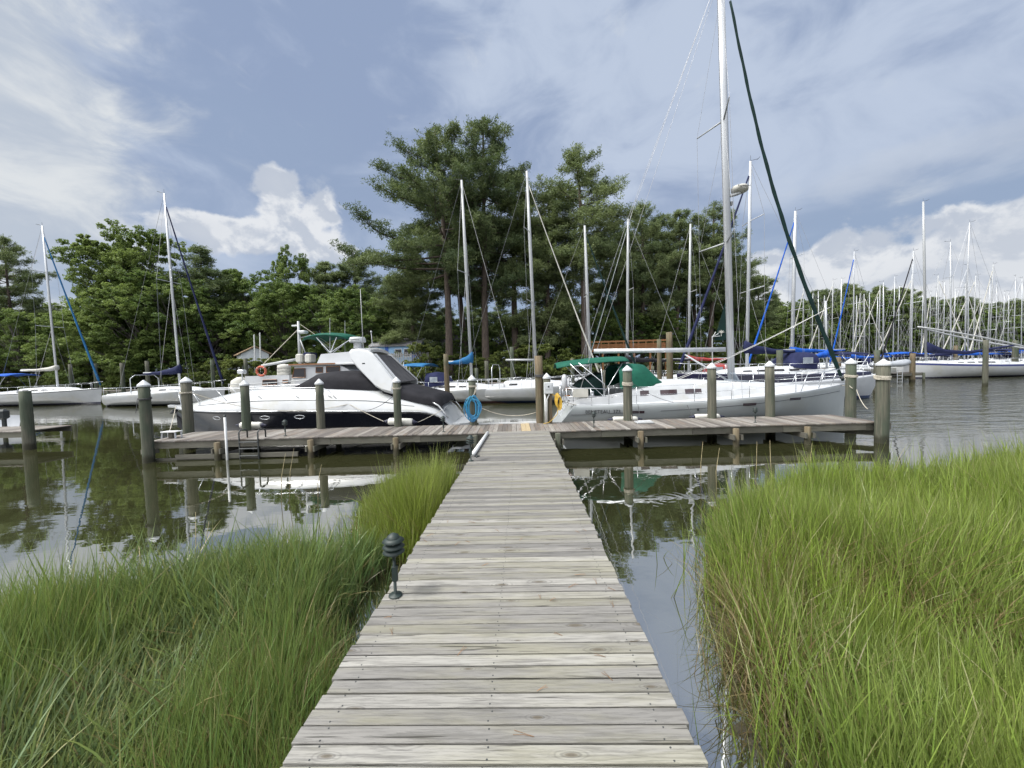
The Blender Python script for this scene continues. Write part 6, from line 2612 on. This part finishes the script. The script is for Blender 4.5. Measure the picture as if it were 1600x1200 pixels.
plant('BA', 165, 362, 60, 'tall leafy tree with a small tuft to its left, behind the pale sailboat', 'trees on the left shore', .85)
plant('BA', 225, 348, 62, 'tallest leafy tree on the left shore, left of the navy jib mast', 'trees on the left shore', .85, rz=2.0)
plant('PE', 308, 384, 63, 'round topped pine behind the navy furled jib', 'trees on the left shore', 1.25)
plant('PD', 362, 425, 72, 'distant pine right of the navy furled jib', 'trees on the left shore', 1.2)
plant('BB', 392, 412, 68, 'leafy tree above the small white cottage', 'trees on the left shore', 1.0)
plant('BB', 440, 428, 62, 'bright green leafy tree above the trawler mast', 'trees on the left shore', 1.1)
plant('BA', 455, 384, 72, 'leafy tree with a thin top standing clear of its neighbours', 'trees on the left shore', .55)
plant('PD', 502, 408, 76, 'pine in the row above the green bimini of the trawler', 'trees on the left shore', 1.3)
plant('PD', 545, 404, 78, 'pine just left of the long boughs', 'trees on the left shore', 1.35)
plant('BB', 500, 440, 62, 'leafy tree behind the green bimini of the trawler', 'trees on the left shore', 1.15)
plant('BC', 560, 452, 58, 'leafy tree behind the cruiser antenna', 'trees on the left shore', 1.2)
plant('BB', 265, 420, 58, 'dark leafy tree behind the navy jib mast', 'trees on the left shore', 1.1)
plant('BC', 130, 470, 57, 'leafy tree overhanging the water behind the shore dock', 'trees on the left shore', 1.2)
plant('BC', 335, 470, 60, 'leafy tree just left of the small white cottage', 'trees on the left shore', 1.2)
plant('BC', 200, 450, 56, 'rounded leafy tree at the waterline behind the pale sailboat', 'trees on the left shore', 1.2)
plant('BC', 30, 480, 57, 'dark leafy tree at the waterline at the far left', 'trees on the left shore', 1.2)
# second rows
lab = 'tree filling in behind the front row on the left shore'
for k in range(20):
    px = -120+k*38+random.uniform(-10, 10)
    plant(random.choice(('PE', 'BB', 'PD', 'BC')), px, random.uniform(445, 490)+(25 if px < 110 else 0), random.uniform(78, 92), lab, 'back row of trees on the left shore', 1.35)
lab = 'tree standing behind the tall pines of the point'
for k in range(11):
    px = 600+k*46+random.uniform(-10, 10)
    plant(random.choice(('PE', 'PD', 'BB')), px, random.uniform(440, 490)+(max(0, px-1000)*.10), random.uniform(66, 84), lab, 'back row of trees on the point', 1.35)
lab = 'leafy understorey tree below the tall pines'
for k in range(15):
    px = 585+k*40+random.uniform(-10, 10)
    Yb = 54+max(0, px-960)*.035
    plant(random.choice(('BC', 'BB', 'BC')), px, random.uniform(478, 515), Yb+random.uniform(1, 6), lab, 'understorey trees on the point', 1.3)
# shrubs along the water's edge
lab = 'bushy green shrub along the far waterline'
for k in range(58):
    px = -140+k*23.5+random.uniform(-8, 8)
    if 335 < px < 425 or 565 < px < 690 or 905 < px < 1050:
        continue
    p = at(px, 590, 52)
    ys = pw(p.x, SHORE)
    Y = ys+random.uniform(1.0, 4.5)
    p = at(px, 590, Y)
    ys = pw(p.x, SHORE)
    Y = max(Y, ys+.8)
    hz = 573-.029*(px-800)
    hgt = random.uniform(2.2, 4.8)
    top = hz-(hgt+land_z(p.x, Y)-2.45)*FPX/Y
    plant('SH', px, top, Y, lab, 'shrubs on the far waterline', random.uniform(1.0, 1.5))
for px, top, lab in ((352, 559, 'low bush at the left foot of the small white cottage'), (376, 560, 'low bush in front of the small white cottage'), (405, 559, 'low bush at the foot of the white posts'), (320, 562, 'yellow green bush right of the navy jib, near the water'), (440, 560, 'bush between cottage and trawler stern'), (640, 562, 'small bush in front of the picket fence'), (668, 535, 'small bush at the right end of the blue house'), (705, 570, 'bush beside the outbuilding')):
    Y = 47.5 if px > 500 else 53.2
    plant('SH', px, top, Y, lab, 'shrubs on the far waterline', 1.0)
# far tree line across the open water
lab = 'pine in the distant tree line behind the marina masts'
for k in range(96):
    px = 1165+k*6.6+random.uniform(-5, 5)
    base = pw(px, [(1165, 470), (1200, 478), (1240, 470), (1290, 462), (1330, 452), (1400, 456), (1450, 470), (1500, 468), (1560, 474), (1800, 470)])
    Y = random.choice((150, 160, 172, 184))+random.uniform(-4, 4)
    p = at(px, base, Y)
    ys = pw(p.x, SHORE)
    Y = max(Y, ys+4)
    plant(random.choice(('PD', 'PC', 'PD', 'PE', 'BB')), px, base+random.uniform(-12, 9)+(8 if k % 3 == 0 else 0), Y, lab, 'distant tree line', random.uniform(1.1, 1.5))
lab = 'low leafy tree at the foot of the distant tree line'
for k in range(44):
    px = 1165+k*14.5+random.uniform(-6, 6)
    p = at(px, 540, 150)
    ys = pw(p.x, SHORE)
    plant('BC', px, random.uniform(508, 522)-.02*(px-1165), max(ys+2, 146), lab, 'undergrowth of the distant tree line', 1.7)
for o in protos.values():
    for ch in list(o.children):
        bpy.data.objects.remove(ch)
    bpy.data.objects.remove(o)
# ------------------------------------------------------------------ marsh
def in_poly(P, x, y):
    P = np.array(P)
    n = len(P)
    inside = np.zeros(len(x), bool)
    j = n-1
    for i in range(n):
        xi, yi = P[i]
        xj, yj = P[j]
        c = ((yi > y) != (yj > y)) & (x < (xj-xi)*(y-yi)/(yj-yi+1e-12)+xi)
        inside ^= c
        j = i
    return inside

def edge_dist(P, x, y):
    P = np.array(P)
    d = np.full(len(x), 1e9)
    for i in range(len(P)):
        a, b = P[i], P[(i+1) % len(P)]
        ab = b-a
        t_ = np.clip(((x-a[0])*ab[0]+(y-a[1])*ab[1])/(ab@ab+1e-12), 0, 1)
        d = np.minimum(d, np.hypot(x-a[0]-t_*ab[0], y-a[1]-t_*ab[1]))
    return d

def vnoise(x, y, s, seed):
    """smooth value noise for patchiness"""
    rng = np.random.default_rng(seed)
    g = rng.uniform(0, 1, (64, 64))
    u, v = x/s+100, y/s+100
    i, j = np.floor(u).astype(int), np.floor(v).astype(int)
    fu, fv = u-i, v-j
    fu, fv = fu*fu*(3-2*fu), fv*fv*(3-2*fv)
    G = lambda a, b: g[a % 64, b % 64]
    return (G(i, j)*(1-fu)+G(i+1, j)*fu)*(1-fv)+(G(i, j+1)*(1-fu)+G(i+1, j+1)*fu)*fv

def marsh(name, poly, n, seed, hmean, fresh, blue, dryf, wmul=1.0):
    rng = np.random.default_rng(seed)
    P = np.array(poly)
    lo, hi = P.min(0), P.max(0)
    X, Y = [], []
    tot = 0
    while tot < n:
        m = n*4
        x, y = rng.uniform(lo[0], hi[0], m), rng.uniform(lo[1], hi[1], m)
        # keep what the lens can see, thin with distance and towards the wet edge
        vis = np.abs(x) < 1.62*np.maximum(y, .2)+1.0
        k = in_poly(P, x, y) & vis
        ed = edge_dist(P, x, y)
        ed = np.clip(ed+(vnoise(x, y, .55, seed+20)-.55)*.75, 0, 9)
        pr_ = np.clip(2.6/np.maximum(y, 1.2), .25, 1)*np.clip(.10+ed*1.5, 0, 1)*np.clip(-.05+1.8*vnoise(x, y, .38, seed), .10, 1)
        k &= rng.uniform(0, 1, m) < pr_
        X.append(x[k])
        Y.append(y[k])
        tot += k.sum()
    x, y = np.concatenate(X)[:n], np.concatenate(Y)[:n]
    # gather blades into tufts
    cx = np.round(x/.16+.25*np.sin(y*9))*.16
    cy = np.round(y/.16+.25*np.sin(x*9))*.16
    x = x*.72+cx*.28
    y = y*.72+cy*.28
    x = x+rng.normal(0, .05, n)+(rng.uniform(0, 1, n) < .10)*rng.normal(0, .22, n)
    y = y+rng.normal(0, .05, n)+(rng.uniform(0, 1, n) < .10)*rng.normal(0, .22, n)
    ed = edge_dist(P, x, y)*np.where(in_poly(P, x, y), 1, 0)
    patch = vnoise(x, y, 1.3, seed+1)
    patch2 = vnoise(x, y, .45, seed+2)
    dry = rng.uniform(0, 1, n) < (.12*dryf+.55*dryf*np.clip((vnoise(x, y, .9, seed+5)-.52)*4, 0, 1))
    h = hmean*rng.normal(1, .24, n)*(.62+.75*patch)*np.clip(.62+ed*.9, .55, 1.0)
    tall = rng.uniform(0, 1, n) < .02
    h[tall] *= 1.45
    h[dry] *= rng.uniform(.55, 1.08, dry.sum())
    h = np.clip(h, .15, 1.35)
    broad0 = np.clip((vnoise(x, y, .9, seed+9)*1.9-.55)*np.clip(1.9-y*.35, .15, 1.2), 0, 1)*blue
    broad = broad0
    az = rng.uniform(0, 2*np.pi, n)
    wind = np.array([.06, .02])
    lean = np.abs(rng.normal(0, .17, n))+.02
    lean[dry] *= 2.6
    dx = np.cos(az)*lean+wind[0]*.16
    dy = np.sin(az)*lean+wind[1]*.16
    bend = np.abs(rng.normal(0, .11, n))+.01
    bend[dry] += .3
    bend = bend+broad0*.55*rng.uniform(0, 1, n)
    flop = rng.uniform(0, 1, n) < .06
    bend[flop] += .65
    dist = np.hypot(x, y)
    w = (.0022+.0026*rng.uniform(0, 1, n)**2+.0040*broad)*wmul*np.clip(.75+dist*.10, .9, 1.9)
    faz = az+rng.normal(0, 1.2, n)+np.pi/2
    fx, fy = np.cos(faz), np.sin(faz)
    segs = 5
    V = np.zeros((n, segs*2+1, 3), np.float32)
    hl = np.hypot(dx, dy)+1e-6
    for s in range(segs+1):
        t_ = s/segs
        # leaning blade that droops over towards its tip
        a = np.arctan(hl)+bend*t_*1.5
        if s == 0:
            px_, py_, pz_ = x.copy(), y.copy(), np.full(n, -.03)
        else:
            st = h/segs
            px_ = px_+np.sin(a)*dx/hl*st
            py_ = py_+np.sin(a)*dy/hl*st
            pz_ = pz_+np.cos(a)*st
        ww = w*(1-.25*t_-.65*t_**3)
        if s < segs:
            V[:, 2*s, 0], V[:, 2*s, 1], V[:, 2*s, 2] = px_-fx*ww, py_-fy*ww, pz_
            V[:, 2*s+1, 0], V[:, 2*s+1, 1], V[:, 2*s+1, 2] = px_+fx*ww, py_+fy*ww, pz_
        else:
            V[:, 2*s, 0], V[:, 2*s, 1], V[:, 2*s, 2] = px_, py_, pz_
    # keep blades out of the boardwalk
    bad = ((V[:, :, 0] > WX0-.02) & (V[:, :, 0] < WX1+.02) & (V[:, :, 2] < .86)).any(1) | ((V[:, :, 0] > WX0-.0) & (V[:, :, 0] < WX1+.0)).any(1)
    F = []
    b = np.arange(n)*(2*segs+1)
    for s in range(segs):
        if s < segs-1:
            F.append(np.stack([b+2*s, b+2*s+1, b+2*s+3, b+2*s+2], 1))
        else:
            F.append(np.stack([b+2*s, b+2*s+1, b+2*s+2, b+2*s+2], 1))
    # colour of each blade: fresh green, blue green broad leaves, straw
    g0 = np.array(fresh[0])
    g1 = np.array(fresh[1])
    k = np.clip(.55*patch2+.45*rng.uniform(0, 1, n)+.12*(patch-.5), 0, 1)[:, None]
    C = g0*(1-k)+g1*k
    C = C*(.55+.95*rng.uniform(0, 1, (n, 1)))
    C = C*(1-broad[:, None]*.8)+np.array([.12, .185, .10])*broad[:, None]*.8
    straw = np.array([.27, .20, .105])*rng.uniform(.45, 1.1, (n, 1))
    C[dry] = straw[dry]
    pale = rng.uniform(0, 1, n) < .05
    C[pale] = np.array([.34, .33, .17])
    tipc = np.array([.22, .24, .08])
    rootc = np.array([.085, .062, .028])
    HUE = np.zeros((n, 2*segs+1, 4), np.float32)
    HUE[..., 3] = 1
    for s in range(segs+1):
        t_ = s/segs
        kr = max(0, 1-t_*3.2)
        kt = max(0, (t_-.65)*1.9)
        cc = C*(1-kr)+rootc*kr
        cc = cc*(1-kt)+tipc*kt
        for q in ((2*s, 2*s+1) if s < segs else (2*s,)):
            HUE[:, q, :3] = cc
    keep = ~bad
    idx = np.where(keep)[0]
    V, HUE = V[idx], HUE[idx]
    m = len(idx)
    b = np.arange(m)*(2*segs+1)
    F = [np.stack([b+2*s, b+2*s+1, b+2*s+3, b+2*s+2], 1) for s in range(segs-1)]
    quads = np.concatenate(F)
    tris = np.stack([b+2*(segs-1), b+2*(segs-1)+1, b+2*segs], 1)
    me = bpy.data.meshes.new(name)
    vv = V.reshape(-1, 3)
    me.vertices.add(len(vv))
    me.vertices.foreach_set('co', vv.ravel())
    loops = np.concatenate([quads.ravel(), tris.ravel()]).astype(np.int32)
    me.loops.add(len(loops))
    me.loops.foreach_set('vertex_index', loops)
    nq, nt_ = len(quads), len(tris)
    me.polygons.add(nq+nt_)
    ls = np.concatenate([np.arange(nq)*4, nq*4+np.arange(nt_)*3]).astype(np.int32)
    me.polygons.foreach_set('loop_start', ls)
    me.polygons.foreach_set('loop_total', np.concatenate([np.full(nq, 4), np.full(nt_, 3)]).astype(np.int32))
    me.polygons.foreach_set('use_smooth', np.ones(nq+nt_, bool))
    me.materials.append(m_grass)
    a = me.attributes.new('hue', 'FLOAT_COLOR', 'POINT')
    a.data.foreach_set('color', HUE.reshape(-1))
    me.update(calc_edges=True)
    o = bpy.data.objects.new(name, me)
    col.objects.link(o)
    o['kind'] = 'stuff'
    return o

def mud(poly, seed):
    P = np.array(poly)
    lo, hi = P.min(0)-.4, P.max(0)+.4
    st = .12
    gx, gy = np.arange(lo[0], hi[0], st), np.arange(lo[1], hi[1], st)
    XX, YY = np.meshgrid(gx, gy, indexing='ij')
    x, y = XX.ravel(), YY.ravel()
    ins = in_poly(P, x, y)
    ed = edge_dist(P, x, y)*np.where(ins, 1, -1)
    z = np.clip(ed*.22-.05, -.12, .07)+.10*(vnoise(x, y, .35, seed)-.55)+.05*(vnoise(x, y, .12, seed+1)-.5)
    nx, ny = len(gx), len(gy)
    i, j = np.meshgrid(np.arange(nx-1), np.arange(ny-1), indexing='ij')
    b = (i*ny+j).ravel()
    f = np.stack([b, b+ny, b+ny+1, b+1], 1)
    keep = (ed[f] > -.45).any(1)
    o = np_mesh('marsh_mud', np.stack([x, y, z], 1), f[keep], m_mud, smooth=True)
    return setting(o)

RIGHT = [(1.22, .9), (1.22, 2.3), (1.50, 3.0), (1.72, 3.7), (2.15, 4.5), (2.70, 5.5), (3.05, 6.2), (3.9, 6.85), (5.2, 7.2), (7.5, 7.35), (10, 7.5), (15, 7.6), (15, 2), (6, .6)]
LEFT = [(-1.05, .9), (-1.05, 2.1), (-1.25, 2.55), (-1.50, 3.0), (-1.72, 3.5), (-1.78, 4.15), (-1.65, 4.75), (-2.3, 4.95), (-2.65, 4.4), (-3.0, 4.2), (-3.6, 3.9), (-4.2, 3.45), (-5.2, 2.9), (-7.0, 2.5), (-8, 2.0), (-5, .5)]
CLUMP = [(-1.06, 4.55), (-1.06, 7.0), (-1.35, 7.25), (-1.9, 7.2), (-2.4, 6.8), (-2.65, 6.1), (-2.45, 5.4), (-1.9, 4.8)]
for P_, s_ in ((RIGHT, 3), (LEFT, 6), (CLUMP, 9)):
    mud(P_, s_)
marsh('marsh_grass', RIGHT, 130000, 101, .66, ((.075, .150, .018), (.255, .345, .055)), .25, 1.05)
marsh('marsh_grass', LEFT, 86000, 207, .56, ((.048, .125, .034), (.175, .285, .088)), 1.0, .8, 1.1)
marsh('marsh_grass', CLUMP, 20000, 303, .66, ((.085, .150, .020), (.27, .335, .06)), .2, .6)
# a few tall bare stems standing in the water
rng = np.random.default_rng(5)
mb = MB()
mb.smooth = True
for px, py, t_ in ((452, 760, 700), (440, 768, 708), (497, 772, 725), (1095, 745, 690), (1120, 760, 700), (1180, 735, 690), (1208, 738, 688), (1262, 735, 692), (300, 900, 800), (322, 880, 815), (215, 905, 850)):
    a = atz(px, py+25, 0)
    b = at(px+random.uniform(-8, 14), t_, a.y+.1)
    mid = (a+b)/2+Vector((random.uniform(-.05, .05), 0, .06))
    mb.tube([(a.x, a.y, -.05), mid, b], [.006, .005, .002], 5)
o = mb.build('reed_stems', M('dry_reed', (.36, .30, .17), (.24, .20, .11), 8, .7))
o['kind'] = 'stuff'
# pine needles fallen on the near planks
mb = MB()
for k in range(26):
    x, y = random.uniform(WX0+.05, WX1-.05), random.uniform(1.6, 4.5)
    z = walk_z(y)+.004
    a = random.uniform(0, PI)
    L = random.uniform(.05, .10)
    for s in (-.12, .12):
        mb.tube([(x, y, z), (x+L*.5*math.cos(a+s*.6), y+L*.5*math.sin(a+s*.6), z+.003), (x+L*math.cos(a+s), y+L*math.sin(a+s), z+.001)], .0011, 3)
o = mb.build('fallen_pine_needles', M('dead_needle', (.26, .14, .06), (.20, .11, .05), 10, .8))
o['kind'] = 'stuff'
sc.view_settings.exposure = EXPOSURE
